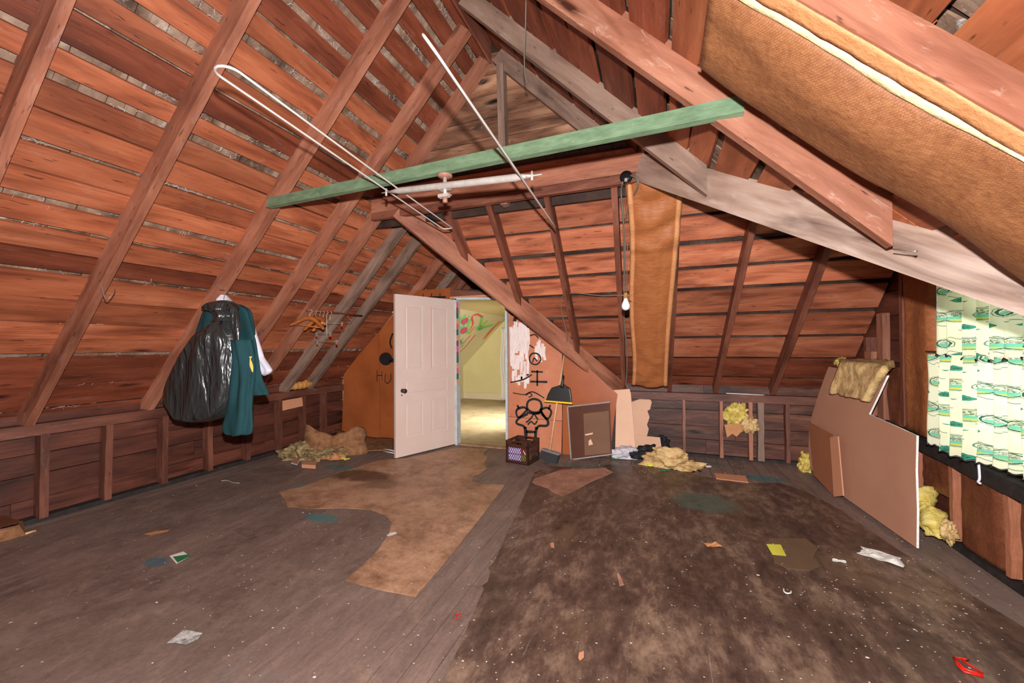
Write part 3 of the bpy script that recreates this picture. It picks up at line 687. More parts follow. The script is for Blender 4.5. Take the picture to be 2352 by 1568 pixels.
board('stud', (1.80, 4.50, .7), (1.80, 4.50, 1.27), .12, .04, (1, 0, 0), M['rafter'], wr, jit=.003, n=4)
board('sill_beam', (1.80, 1.2, .455), (1.80, 5.25, .70), .085, .07, (1, 0, 0), M['darksill'], wr, jit=.004, n=16)
board('bottom_plate', (1.83, YB, .02), (1.83, 5.2, .02), .07, .04, (0, 0, 1), M['darksill'], wr, jit=.005, n=16)
def paper(name, y0, y1, z0, z1, x, mat, amp=.02, parent=wr, sd=0):
    def f(u, v):
        y = y0+(y1-y0)*u; zz_ = z0+(z1-z0)*v
        e = min(u, 1-u)*8; bul = amp*min(1, e)
        return (x - bul*(1+.6*noise.noise(V3((u*2+sd, v*2.2, sd)))) - .006*noise.noise(V3((u*9, v*5, sd))), y, zz_)
    return grid(name, f, 14, 26, M[mat], parent, thick=.004)
paper('kraft_facing', 3.55, 4.0, .68, 2.2, 1.83, 'kraft', .05)
paper('kraft_facing', 4.02, 4.28, .68, 1.15, 1.84, 'kraft_dark', .03, sd=3)
paper('kraft_facing', 3.5, 3.83, .30, .56, 1.835, 'kraft_dark', .012, sd=5)
paper('kraft_facing', 3.06, 3.45, .05, .56, 1.845, 'kraft_dark', .03, sd=7)
paper('kraft_facing', 2.63, 2.99, .05, .54, 1.845, 'kraft_dark', .03, sd=9)
paper('kraft_facing', 2.22, 2.58, .05, .54, 1.845, 'kraft_dark', .03, sd=11)
# window
wi = empty('window_1', (1.9, 2.7, 1.3), 'attic window behind the printed green curtain', kind='structure')
for p0, p1, w_ in (((1.9, WY0, WZ0), (1.9, WY1, WZ0), .06), ((1.9, WY0, WZ1), (1.9, WY1, WZ1), .06), ((1.9, WY0, WZ0), (1.9, WY0, WZ1), .06), ((1.9, WY1, WZ0), (1.9, WY1, WZ1), .06), ((1.9, (WY0+WY1)/2, WZ0), (1.9, (WY0+WY1)/2, WZ1), .05), ((1.9, WY0, 1.36), (1.9, WY1, 1.36), .04)):
    board('sash', p0, p1, w_, .05, (1, 0, 0), M['jamb'], wi)
for ya, yb in ((WY0, (WY0+WY1)/2), ((WY0+WY1)/2, WY1)):
    for za, zb in ((WZ0, 1.36), (1.36, WZ1)): box('pane', (1.9, ya+.03, za+.03), (1.903, yb-.03, zb-.03), M['glass'], wi)
# back wall behind the camera
wb = empty('wall_back', (-1.4, YB, 1.5), 'rear board wall of the attic', kind='structure')
for k_ in range(16):
    board('board', (-4.8, YB-.02, .15+.28*k_), (2.0, YB-.02, .15+.28*k_), .275, .03, (0, 1, 0), M['knee'], wb)

# ---- door wall
wd = empty('wall_door', (-2.5, 4.85, 1), 'hardboard partition with graffiti around the doorway', kind='structure')
def panel(name, px, mat, Y=YD, t=.008, parent=wd):
    return prism(name, [aty(a, b, Y) for a, b in px], (0, 1, 0), t, M[mat], parent)
p1 = panel('hardboard_panel', [(785, 1003), (790, 852), (812, 828), (870, 762), (872, 1012)], 'hard')
p2 = panel('hardboard_panel', [(873, 1012), (871, 762), (905, 722), (950, 676), (958, 667), (1034, 661), (1034, 692), (1040, 700), (1040, 1032)], 'hard')
p3 = panel('hardboard_panel', [(1168, 1034), (1168, 700), (1192, 715), (1240, 760), (1291, 802), (1291, 960), (1168, 960)][:0] or [(1168, 956), (1168, 690), (1200, 722), (1245, 762), (1291, 804), (1291, 966)], 'hard_pink')
p4 = panel('hardboard_panel', [(1168, 957), (1291, 967), (1289, 1044), (1168, 1032)], 'hard_pink')
p5 = panel('hardboard_panel', [(1292, 1046), (1294, 800), (1310, 806), (1418, 905), (1400, 1049)], 'hard_orange', YD+.012)
board('header_board', aty(1034, 672, YD+.03), aty(1215, 688, YD+.03), .10, .03, (0, 1, 0), M['rafter_red'], wd)
board('header_board', aty(1034, 684, YD+.0), aty(1170, 676, YD), .03, .02, (0, 1, 0), M['cardpale'], wd)
def wallboard_back(px): return panel('partition_backing', px, 'deck', YD+.02, .03)
wallboard_back([(786, 1003), (791, 855), (955, 672), (1039, 672), (1039, 1030)])
wallboard_back([(1170, 1034), (1170, 700), (1294, 806), (1415, 905), (1412, 1050)])
panel('partition_backing', [(1039, 684), (1170, 684), (1200, 722), (1176, 668), (1039, 663)], 'deck', YD+.03, .02)
# graffiti
def stroke(pts, wdt, mat='spray', Y=YD, parent=None, name='graffiti', closed=False, k=6, off=.0012):
    P = cat_rom([aty(a, b, Y-off) for a, b in pts], k, closed); vs, fs = [], []; n = len(P)
    for i, p in enumerate(P):
        a = P[(i-1) % n] if closed or i else P[0]; b = P[(i+1) % n] if closed or i < n-1 else P[-1]
        d = (b-a); d.y = 0; d.normalize(); q = V3((-d.z, 0, d.x))*(wdt/2*(1+.25*noise.noise(p*9)))
        vs += [p-q, p+q]
    for i in range(n if closed else n-1): fs.append((2*i, 2*i+1, 2*((i+1) % n)+1, 2*((i+1) % n)))
    return mesh_obj(name, vs, fs, M[mat], parent)
def blob(cx, cy, rx, ry, mat, Y, parent, name='graffiti', n=20, off=.0012, rot=0):
    pts = []
    for i in range(n):
        t = 2*math.pi*i/n; a, b = rx*math.cos(t), ry*math.sin(t)
        pts.append(aty(cx+a*math.cos(rot)-b*math.sin(rot), cy+a*math.sin(rot)+b*math.cos(rot), Y-off))
    return mesh_obj(name, pts, [tuple(range(n))], M[mat], parent)
blob(886, 824, 15, 15, 'spray', YD, p2); stroke([(895, 826), (906, 828), (912, 830)], .07, parent=p2)
stroke([(902, 765), (896, 785), (900, 800)], .03, parent=p2)
stroke([(866, 850), (866, 876)], .012, parent=p1); stroke([(867, 862), (878, 862)], .012, parent=p2); stroke([(877, 852), (878, 874)], .01, parent=p2)
stroke([(886, 858), (884, 874), (890, 880), (897, 872), (898, 858)], .012, parent=p2)
for xx in (974, 993, 1013): stroke([(xx-2, 674), (xx-3, 692)], .014, parent=p2)
stroke([(957, 687), (985, 683), (1024, 682)], .028, parent=p2)
for y0_, xs in ((1178, 0), (1190, 0), (1203, 0), (1212, 0)): pass
rw = random.Random(5)
for (xa, xb, ya, yb, la, lb, n_) in ((1172, 1214, 735, 760, 50, 90, 15), (1230, 1252, 776, 800, 18, 34, 6), (1174, 1216, 808, 830, 30, 50, 6), (1176, 1216, 850, 868, 12, 26, 6)):
    for q in range(n_):
        x_ = xa+(xb-xa)*(q+.5)/n_; y_ = rw.uniform(ya, yb); l_ = rw.uniform(la, lb)
        stroke([(x_, y_), (x_+rw.uniform(-1, 1), y_+l_*.5), (x_+rw.uniform(-2, 2), y_+l_)], .04 if n_ > 10 else .034, 'brushwhite', parent=p3, name='white_paint_stroke', off=.0010+.00006*q)
G = lambda pts, w_, par=None, closed=False: stroke(pts, w_*1.45, parent=par or p3, closed=closed, off=.0024)
G([(1168, 711), (1176, 704), (1185, 713), (1177, 723), (1169, 716)], .014); G([(1184, 728), (1182, 738)], .03)
G([(1217, 771), (1228, 768), (1237, 776)], .012); G([(1216, 792), (1226, 799)], .012)
G([(1216, 824), (1222, 812), (1236, 813), (1242, 825), (1234, 836), (1222, 835)], .014, closed=True); G([(1223, 832), (1227, 822), (1234, 830)], .012)
G([(1220, 853), (1247, 854)], .018); G([(1234, 850), (1234, 886)], .018); G([(1218, 876), (1257, 877)], .020)
G([(1172, 878), (1200, 872), (1222, 860)], .012); G([(1178, 902), (1204, 906), (1218, 900), (1230, 902), (1250, 914)], .010); G([(1208, 908), (1216, 902), (1222, 908), (1214, 912)], .01)
p34 = p4
# stick figure doodle
G([(1211, 937), (1213, 922), (1226, 916), (1240, 921), (1244, 934), (1238, 946), (1222, 946)], .022, closed=True)
G([(1188, 930), (1192, 938)], .018); G([(1264, 930), (1260, 940)], .018)
G([(1210, 940), (1202, 935), (1188, 940), (1186, 950), (1192, 958), (1208, 944)], .02, closed=True)
G([(1244, 940), (1256, 936), (1266, 944), (1262, 958), (1254, 960), (1243, 944)], .02, closed=True)
G([(1210, 947), (1230, 950), (1246, 946)], .02)
G([(1212, 950), (1190, 962), (1187, 972), (1202, 978), (1206, 984)], .022); G([(1244, 950), (1258, 966), (1256, 977), (1238, 978), (1232, 986)], .022)
G([(1226, 950), (1218, 962), (1208, 970)], .014); G([(1228, 952), (1236, 964)], .014); G([(1212, 975), (1220, 968), (1228, 974), (1234, 966)], .014)
G([(1206, 980), (1208, 1000), (1207, 1012)], .03, p4); G([(1232, 980), (1230, 1000), (1230, 1012)], .03, p4); G([(1208, 991), (1230, 992)], .024, p4)
# ---- the door
dr = empty('door_1', aty(1043, 1028, YD), 'white four panel and one rail door standing open into the attic', kind='structure')
hb = V3((-2.60, 4.80, .015)); fb = atz(909, 1052, .015); fb = V3((fb.x, fb.y, .015))
ux = (fb-hb).normalized(); DW = (fb-hb).length; DH = 1.955; nz = V3((0, 0, 1)); nn = ux.cross(nz)
if nn.dot(CAM-hb) < 0: nn = -nn          # nn points to the camera
def dp(u, v, o=0): return hb + ux*(DW*(1-u)) + nz*(DH*v) + nn*o     # u from the free edge
T = .034
us = [0, .145, .435, .575, .865, 1]
leaf = empty('leaf_pivot', hb) if 0 else None
core = prism('door_leaf', [dp(0, 0, -.006), dp(1, 0, -.006), dp(1, 1, -.006), dp(0, 1, -.006)], -nn, T-.006, M['door'], dr)
def slab(u0, u1, v0, v1, o, nm='rail', t=.007):
    return prism(nm, [dp(u0, v0, o), dp(u1, v0, o), dp(u1, v1, o), dp(u0, v1, o)], -nn, t, M['door'], core)
for a, b, nm in ((0, .145, 'stile'), (.865, 1, 'stile')): slab(a, b, 0, 1, 0, nm)
for a, b in ((0, .11), (.335, .372), (.468, .525), (.942, 1)): slab(.145, .865, a, b, 0)
for a, b in ((.11, .335), (.525, .942)): slab(.435, .575, a, b, 0, 'stile')
for (u0, u1, v0, v1) in ((.145, .435, .11, .335), (.575, .865, .11, .335), (.145, .865, .372, .468), (.145, .435, .525, .942), (.575, .865, .525, .942)):
    e, e2 = .022, .012
    # raised field with sloping moulding
    q = [dp(u0, v0, -.004), dp(u1, v0, -.004), dp(u1, v1, -.004), dp(u0, v1, -.004)]
    r = [dp(u0+e, v0+e2, -.0085), dp(u1-e, v0+e2, -.0085), dp(u1-e, v1-e2, -.0085), dp(u0+e, v1-e2, -.0085)]
    s_ = [dp(u0+e*1.6, v0+e2*1.6, -.003), dp(u1-e*1.6, v0+e2*1.6, -.003), dp(u1-e*1.6, v1-e2*1.6, -.003), dp(u0+e*1.6, v1-e2*1.6, -.003)]
    vs = q+r+s_; fs = []
    for k_ in range(4):
        j = (k_+1) % 4; fs += [(k_, j, 4+j, 4+k_), (4+k_, 4+j, 8+j, 8+k_)]
    fs.append((8, 9, 10, 11)); mesh_obj('door_panel', vs, fs, M['door'], core)
mesh_obj('pink_paint_line', [dp(.573, .53, .0006), dp(.580, .53, .0006), dp(.580, .94, .0006), dp(.573, .94, .0006)], [(0, 1, 2, 3)], M['pinkline'], core)
kc = dp(.105, .405, 0)
tube('knob', [kc, kc+nn*.012, kc+nn*.03, kc+nn*.04, kc+nn*.055, kc+nn*.066, kc+nn*.07], [.026, .026, .010, .012, .028, .024, .008], M['knob'], core, 16)
kc2 = dp(.095, .378, .001); tube('keyhole_plate', [kc2-nn*.001, kc2+nn*.002], .009, M['knob'], core, 10)
# frame
jt = aty(1043, 688, YD).z+.0; xj = -1.862
board('door_jamb', (-2.585, YD+.03, 0), (-2.585, YD+.03, 1.985), .03, .11, (0, 1, 0), M['jamb'], dr)
board('door_jamb', (xj+.013, YD+.03, 0), (xj+.013, YD+.03, 1.96), .028, .11, (0, 1, 0), M['jamb'], dr)
board('door_head', (-2.6, YD+.03, 1.985), (xj+.03, YD+.03, 1.955), .03, .11, (0, 1, 0), M['jamb'], dr)
cc = ['npink', 'hard', 'greencard', 'norange', 'nred', 'greencard', 'norange', 'hard']
for k_ in range(15):
    z0 = 1.94-.075*k_
    mesh_obj('painted_band', [(-2.5690, YD-.028, z0), (-2.5690, YD+.03, z0), (-2.5690, YD+.03, z0-.075), (-2.5690, YD-.028, z0-.075)], [(0, 1, 2, 3)], M[cc[k_ % 8]], dr)
box('door_sill', (-2.58, YD, -.004), (xj+.01, YD+.1, .010), M['lino_beige'], dr)

# ---- the yellow room beyond
yr = empty('wall_room', (-3.4, 9.15, 1), 'pale yellow plastered room seen through the doorway', kind='structure')
KX, KZ = -4.70, .80
ry0, ry1 = YD+.09, 9.14
prism('far_plaster', [(KX, ry1, 0), (0, ry1, 0), (0, ry1, 2.4), (KX, ry1, 2.4)], (0, 1, 0), .05, M['yellow'], yr)
prism('knee_plaster', [(KX, ry0, 0), (KX, ry1, 0), (KX, ry1, KZ+.04), (KX, ry0, KZ+.04)], (-1, 0, 0), .05, M['yellow'], yr)
slp = prism('sloped_plaster', [(KX, ry0, KZ), (KX, ry1, KZ), (KX+1.25, ry1, KZ+1.25), (KX+1.25, ry0, KZ+1.25)], (-1, 0, 1), .05, M['ycream'], yr)
prism('flat_plaster', [(KX+1.25, ry0, 2.03), (0, ry0, 2.03), (0, ry1, 2.03), (KX+1.25, ry1, 2.03)], (0, 0, 1), .05, M['ycream'], yr)
for ya, yb in ((ry0, 6.3), (7.5, ry1)):
    prism('side_plaster', [(-1.5, ya, 0), (-1.5, yb, 0), (-1.5, yb, 2.2), (-1.5, ya, 2.2)], (1, 0, 0), .05, M['yellow'], yr)
prism('side_plaster', [(-1.5, 6.3, 0), (-1.5, 7.5, 0), (-1.5, 7.5, .55), (-1.5, 6.3, .55)], (1, 0, 0), .05, M['yellow'], yr)
prism('side_plaster', [(-1.5, 6.3, 1.9), (-1.5, 7.5, 1.9), (-1.5, 7.5, 2.2), (-1.5, 6.3, 2.2)], (1, 0, 0), .05, M['yellow'], yr)
prism('near_plaster', [(KX, ry0+.01, 0), (-2.61, ry0+.01, 0), (-2.61, ry0+.01, 2.04), (KX+1.25, ry0+.01, 2.04), (KX, ry0+.01, .8)], (0, -1, 0), .03, M['yellow'], yr)
bb = empty('baseboard_room', (-3.5, 9.1, .08), 'pale baseboard of the yellow room', kind='structure')
box('baseboard', (KX, 9.10, 0), (-1.5, 9.14, .16), M['ybase'], bb, .004)
box('baseboard', (KX, ry0, 0), (KX+.03, 9.10, .16), M['ybase'], bb, .004)
yf = box('floor_room', (-4.8, ry0, -.05), (0, 9.2, .001), M['yfloor']); tag(yf, 'dusty tan floor of the yellow room', kind='structure')
nS = V3((1, 0, -1)).normalized()
def onslope(pts, mat, wdt=None, closed=False, nm='painted_flower'):
    d = KX-KZ
    P = [at(a, b, (1, 0, -1), d+.004) for a, b in pts]
    if wdt is None: return mesh_obj(nm, P, [tuple(range(len(P)))], M[mat], slp)
    P = cat_rom(P, 5, closed); vs, fs = [], []; n = len(P)
    for i, p in enumerate(P):
        a = P[(i-1) % n] if closed or i else P[0]; b = P[(i+1) % n] if closed or i < n-1 else P[-1]
        q = nS.cross((b-a).normalized())*wdt/2; vs += [p-q, p+q]
    for i in range(n if closed else n-1): fs.append((2*i, 2*i+1, 2*((i+1) % n)+1, 2*((i+1) % n)))
    return mesh_obj(nm, vs, fs, M[mat], slp)
def elp(cx, cy, a, b, rot, n=16): return [(cx+a*math.cos(t)*math.cos(rot)-b*math.sin(t)*math.sin(rot), cy+a*math.cos(t)*math.sin(rot)+b*math.sin(t)*math.cos(rot)) for t in [2*math.pi*i/n for i in range(n)]]
for cx, cy in ((1067, 737), (1065, 759), (1053, 788)):
    for k_ in range(7):
        t = 2*math.pi*k_/7; onslope([(cx+6*math.cos(t), cy+5*math.sin(t)), (cx+14*math.cos(t)+3, cy+11*math.sin(t)-3)], 'ngreen', .07, nm='painted_leaf')
    onslope(elp(cx, cy, 10, 6, -.7), 'npink')
onslope([(1047, 817), (1068, 797), (1092, 768)], 'nred', .05, nm='painted_line'); onslope([(1074, 762), (1086, 745), (1084, 728), (1096, 722), (1108, 728)], 'nred', .05, nm='painted_line')
onslope([(1078, 766), (1090, 750)], 'norange', .07, nm='painted_line')
for k_ in range(5): onslope([(1100, 755), (1108+k_*6, 726+k_*5)], 'ngreen' if k_ % 2 == 0 else 'nyel', .10, nm='painted_leaf')
onslope(elp(1101, 754, 9, 5, -.2), 'ngreen', nm='painted_leaf')
onslope([(1112, 778), (1130, 756), (1148, 738)], 'norange', .16, nm='painted_line'); onslope([(1118, 770), (1142, 744)], 'nred', .05, nm='painted_line')
for k_ in range(4): onslope([(1062+k_*5, 790-k_*5), (1066+k_*5, 783-k_*5)], 'npink', .03, nm='painted_dash')
onslope([(1050, 806), (1064, 794)], 'norange', .05, nm='painted_dash')
wi2 = empty('window_2', (-2.6, 9.1, 1.2), 'bright window of the yellow room behind the sheer curtain', kind='structure')
prism('pane', [(-3.1, 9.12, .5), (-2.0, 9.12, .5), (-2.0, 9.12, 1.8), (-3.1, 9.12, 1.8)], (0, 1, 0), .004, M['glass'], wi2)
for xx in (-3.12, -2.0): board('sash', (xx, 9.12, .46), (xx, 9.12, 1.84), .06, .05, (0, 1, 0), M['ybase'], wi2)
def lacef(u, v):
    z = .04+1.72*v; wdt = .30-.06*math.sin(v*3.1)
    xx = -3.53+wdt*u+(.02*math.sin(v*9)); return (xx, 8.78+.05*math.sin(u*22+v*2)+.02*noise.noise(V3((u*4, v*6, 0))), z)
o = grid('sheer_curtain', lacef, 40, 30, M['lace'], thick=.002); tag(o, 'long pale sheer curtain hanging beside the yellow room window', 'curtain')

# ================================================================== THINGS
# ---- insulation batt under the near right roof slope
ib = empty('insulation_batt', (.6, 1.5, 2.1), 'long sagging insulation batt with woven brown facing under the right roof slope', 'insulation')
def batt(u, v):   # u across y, v down the slope
    x = .15 + 1.75*v; zz_ = zr(x)
    e = math.sin(math.pi*u)**.6
    y = 1.262 + .012*math.sin(v*11) + .008*math.sin(v*27+1) + .38*u + .03*noise.noise(V3((v*4, 1, 0)))*u
    sag = .045*e + .03*noise.noise(V3((u*2, v*5, 4)))*e + .018*math.sin(v*7)*e + .012*abs(noise.noise(V3((u*3, v*16, 9))))*e
    return V3((x, y, zz_ + .006 - sag))
grid('facing', batt, 26, 90, M['kraft_weave'], ib, thick=.004, uvscale=(.45, 2.4))
def batt_strip(u, v):
    p = batt(0, v); y0_ = 1.225
    return V3((p.x, y0_+(p.y+.004-y0_)*u, p.z-.004-.016*math.sin(math.pi*u)+.006*noise.noise(V3((v*30, u*3, 3)))))
grid('exposed_wool', batt_strip, 5, 120, M['wool_bright'], ib, thick=.006)
def batt_fl(u, v):
    p = batt(0, v); e_ = 1.234+.007*noise.noise(V3((v*9, 5, 0)))+.004*noise.noise(V3((v*60, 8, 0)))
    return V3((p.x, 1.184+(e_-1.184)*u, p.z-.010-.008*u-.003*noise.noise(V3((v*25, u, 1)))))
grid('stapling_flange', batt_fl, 4, 140, M['kraft_flange'], ib, thick=.003)
def batt_core(u, v):
    p = batt(u, v); return V3((p.x+.03, p.y, p.z+.06))
grid('wool_core', batt_core, 10, 30, M['glasswool'], ib, thick=.06)

# ---- kraft batt hanging on the far slope
hb_ = empty('insulation_batt', (0, 4.2, 1.8), 'narrow orange brown paper faced insulation batt hanging beside the bare bulb', 'insulation')
nC = V3((0, SC, 1)).normalized()
def hang(off=0.0, wpad=0.0, f=1):
    def g_fn(u, v):
        y = 3.32 + (5.10-3.32)*v; zz_ = zc(y)
        xl, xr = -.215-.08*v*v+.015*math.sin(v*9), .16-.085*v+.012*math.sin(v*5+1)
        x = xl-wpad + (xr-xl+2*wpad)*u
        puff = .055*(max(0, math.sin(math.pi*u))**.5)*f
        cr_ = .026*noise.noise(V3((u*2.2, v*16, 2)))*(1 if v < .3 or v > .82 else .35) + .022*abs(math.sin(v*30+u*1.5))*(1 if v < .26 else 0) + .006*noise.noise(V3((u*9, v*4, 7)))
        return V3((x, y, zz_)) - nC*(.012+off+puff+cr_)
    return g_fn
grid('facing', hang(), 24, 90, M['kraft_hang'], hb_, thick=.005)
def edge(u0):
    g1 = hang(.018, .0, 0)
    def e_(u, v):
        p = g1(u0, v); return p + V3(((u-.5)*.05, 0, 0)) - nC*.018*(1-abs(2*u-1)) + V3((0, 0, .003*noise.noise(V3((v*30, u, u0)))))
    return e_
grid('stapling_flange', edge(.0), 3, 70, M['kraft_flange'], hb_, thick=.003); grid('stapling_flange', edge(1.), 3, 70, M['kraft_flange'], hb_, thick=.003)
grid('wool_core', lambda u, v: hang()(u, v)+nC*.03, 8, 30, M['glasswool_dirty'], hb_, thick=.03)

# ---- light fitting: junction box, cables, bulb
jb = empty('pendant_bulb', (-.26, 3.3, 2.68), 'bare white bulb hanging on a chain from a black box on the gable plate', 'lamp')
c = aty(1438, 406, 3.27)
tube('junction_box', [c+V3((0, .03, 0)), c+V3((0, 0, 0)), c+V3((0, -.02, 0)), c+V3((0, -.022, 0))], [.05, .05, .042, .02], M['blackcer'], jb, 18)
tube('screw_cap', [c+V3((0, -.02, -.02)), c+V3((0, -.02, -.045))], .012, M['steel'], jb, 10)
s0, s1 = aty(1439, 412, 3.22), aty(1439, 672, 3.22)
for dx in (-.006, .006):
    tube('chain', [s0+V3((dx, 0, 0)), (s0+s1)/2+V3((dx*1.4, 0, 0)), s1+V3((dx*.4, 0, 0))], .0022, M['chain'], jb, 5)
b0 = aty(1437, 672, 3.22)
tube('socket', [b0, b0-V3((0, 0, .012)), b0-V3((0, 0, .014)), b0-V3((0, 0, .045))], [.010, .018, .016, .017], M['brass'], jb, 14)
tube('socket_key', [b0+V3((-.03, 0, -.02)), b0+V3((.045, 0, -.024))], .004, M['brass'], jb, 6)
bc = b0-V3((0, 0, .045))
prof = [(0, .014), (.012, .016), (.03, .024), (.045, .030), (.06, .032), (.075, .029), (.086, .021), (.092, .009), (.093, .001)]
tube('bulb', [bc-V3((0, 0, a)) for a, _ in prof], [r_ for _, r_ in prof], M['bulb'], jb, 20)
nCl = (0, SC, 1); dC = .77+SC*YF
def oc(x_, y_, off=.02):
    p = at(x_, y_, nCl, dC); return p - V3(nCl).normalized()*off
o = tube('electrical_cable', cat_rom([aty(1448, 402, 3.25), aty(1463, 410, 3.2), aty(1464, 430, 3.25), oc(1452, 455), oc(1440, 482), oc(1436, 500)], 6), .0075, M['cable'], None, 8)
tag(o, 'armoured cable looping right of the black junction box', 'cable')
o = tube('electrical_cable', cat_rom([aty(1430, 418, 3.25), oc(1427, 440), oc(1431, 490), oc(1434, 560), oc(1434, 640), oc(1434, 672), oc(1434, 740), oc(1440, 800), oc(1440, 850), oc(1437, 885)], 6), .0075, M['cable'], None, 8)
tag(o, 'long armoured cable running down the rafter behind the bulb', 'cable')
o = tube('electrical_cable', cat_rom([oc(1436, 676, .01), oc(1380, 679, .0), oc(1318, 681, -.06), oc(1290, 690, -.08), oc(1288, 720, -.05), oc(1298, 750, .0), oc(1303, 770, .02), aty(1300, 800, 4.76)], 6), .005, M['cable'], None, 6)
tag(o, 'thin grey cable running left along a board from the bulb and down', 'cable')
o = tube('loose_wire', cat_rom([aty(1208, 0, 2.0), aty(1207, 60, 2.05), aty(1204, 120, 2.1), aty(1206, 170, 2.1), aty(1210, 190, 2.1)], 5), .0035, M['cable'], None, 6)
tag(o, 'thin loose wire dangling from the ridge in front of the gable', 'wire')

# ---- green bar and clothes rack
ba = V3((-2.86, 2.27, 2.475)); bb_ = V3((.345, 1.89, 2.345))
o = board('support_bar', ba, bb_, .035, .075, (0, .12, 1), M['green'], None, jit=.001, n=8)
tag(o, 'long faded green painted wooden bar spanning between the two roof slopes', 'beam')
rk = empty('clothes_rack', (-1.18, 2.1, 2.3), 'metal clothes rack of two white rail loops hung under the green bar', 'rack')
pc = aty(1022, 406, 2.09)
tube('flange', [pc+V3((0, 0, .01)), pc+V3((0, 0, 0)), pc-V3((0, 0, .006))], [.046, .043, .018], M['pinkcup'], rk, 18)
tube('threaded_post', [pc, pc-V3((0, 0, .145))], .012, M['steel'], rk, 12)
tube('post_cap', [pc-V3((0, 0, .125)), pc-V3((0, 0, .155))], .015, M['pinkcup'], rk, 12)
P1, P2 = aty(890, 441, 2.15), aty(1226, 403, 1.99); dx_ = (P2-P1)
tube('cross_pipe', [P1, P1+dx_*.08, P1+dx_*.10, P1+dx_*.90, P1+dx_*.93, P2], [.006, .016, .020, .020, .015, .005], M['steel'], rk, 14)
pm = pc-V3((0, 0, .075))
for dz in (.0, -.035):
    board('clamp_plate', pm+V3((-.036, 0, dz)), pm+V3((.036, -.005, dz)), .045, .004, (0, 0, 1), M['steel'], rk)
board('clamp_block', pm+V3((-.034, -.012, -.045)), pm+V3((.034, -.014, -.045)), .03, .016, (0, 0, 1), M['steel'], rk)
def loop(cx0, y0, cx1, y1, z, hw, tip, wdt2=None, qd=None):
    """long closed rail loop from (cx0,y0) to (cx1,y1)"""
    a, b = V3((cx0, y0, z)), V3((cx1, y1, z)); d = (b-a).normalized(); q = V3((-d.y, d.x, 0)) if qd is None else (V3(qd)-d*d.dot(V3(qd))).normalized()
    pts = []
    for k_ in range(9):
        t = math.pi/2+math.pi*k_/8; pts.append(a + d*(math.cos(t)*hw) + q*(math.sin(t)*hw))
    for k_ in range(1, 8): pts.append(a-q*hw + (b-a)*(k_/8) + V3((0, 0, -.004*math.sin(math.pi*k_/8))))
    h2 = wdt2 or hw
    for k_ in range(7):
        t = -math.pi/2+math.pi*k_/6; pts.append(b + d*(math.cos(t)*h2*.5) + q*(math.sin(t)*h2))
    for k_ in range(1, 8): pts.append(b+q*h2 + (a-b)*(k_/8) + q*(hw-h2)*(k_/8))
    return pts
tube('rail_loop', loop(-1.485, 1.02, -1.70, 3.02, 2.362, .045, 0), .0052, M['whitemetal'], rk, 8, True)
tube('rail_loop', loop(-.63, 1.03, -.725, 2.86, 2.245, .035, 0, qd=(.68, -1.0, -.9)), .005, M['whitemetal'], rk, 8, True)
for p in (P1, P2):
    tube('rail_bracket', [p+V3((-.01, 0, -.024)), p+V3((-.01, 0, .024))], .007, M['steel'], rk, 8)
    tube('bracket_screw', [p+V3((-.045, .0, 0)), p+V3((.045, 0, 0))], .004, M['steel'], rk, 6)

# ---- hanging bin bag, jacket, shirt
YH = 2.22
bg = empty('bin_bag', aty(515, 690, YH), 'full black plastic bin bag hanging from a wire on the left rafter', 'bag')
loft_px('bag_body', [(728, 506, 530), (745, 494, 537), (780, 462, 547), (820, 428, 549), (860, 406, 550), (900, 393, 548), (930, 396, 540), (950, 414, 520), (964, 440, 486), (967, 452, 470)], YH, .16, M['bag'], bg, 72, .09, 9, 2)
loft_px('bag_neck', [(690, 508, 522), (697, 490, 532), (706, 478, 541), (711, 482, 542), (716, 497, 535), (726, 500, 530), (738, 498, 534)], YH-.03, .09, M['bag'], bg, 36, .16, 6, 5)
loft_px('bag_handle', [(692, 518, 532), (712, 530, 544), (740, 534, 549), (775, 538, 549), (800, 543, 549)], YH-.06, .05, M['bag'], bg, 20, .1, 3, 8)
jk = empty('jacket', aty(530, 700, YH+.07), 'dark teal jacket hanging behind the black bin bag', 'jacket')
loft_px('jacket_body', [(700, 495, 548), (706, 478, 560), (716, 470, 572), (740, 463, 577), (780, 456, 583), (830, 470, 590), (870, 500, 598), (895, 530, 610), (905, 562, 612)], YH+.05, .07, M['jacket'], jk, 56, .22, 7, 11)
loft_px('sleeve', [(780, 536, 575), (830, 540, 582), (870, 536, 580), (910, 530, 576), (950, 522, 577), (978, 514, 577), (994, 520, 572), (997, 530, 560)], YH-.02, .05, M['jacket'], jk, 48, .3, 5, 14)
loft_px('torn_lining', [(818, 573, 579), (824, 574, 577)], YH-.03, .012, M['yellowlining'], jk, 10, 0, 2, 1)
loft_px('torn_lining', [(822, 574, 575), (838, 574, 580), (848, 577, 581), (854, 579, 581)], YH-.035, .012, M['yellowlining'], jk, 10, 0, 2, 1)
sh = empty('shirt', aty(545, 700, YH+.13), 'white shirt hanging behind the teal jacket', 'shirt')
loft_px('shirt_body', [(678, 508, 518), (690, 500, 528), (702, 490, 545), (712, 480, 560), (740, 480, 578), (780, 482, 592), (815, 486, 602)], YH+.12, .05, M['shirt'], sh, 30, .12, 5, 21)
loft_px('shirt_sleeve', [(735, 560, 576), (780, 570, 592), (810, 578, 602), (822, 584, 606), (840, 596, 618), (850, 602, 623), (858, 604, 618), (862, 606, 610)], YH+.10, .04, M['shirt'], sh, 24, .2, 3, 24)
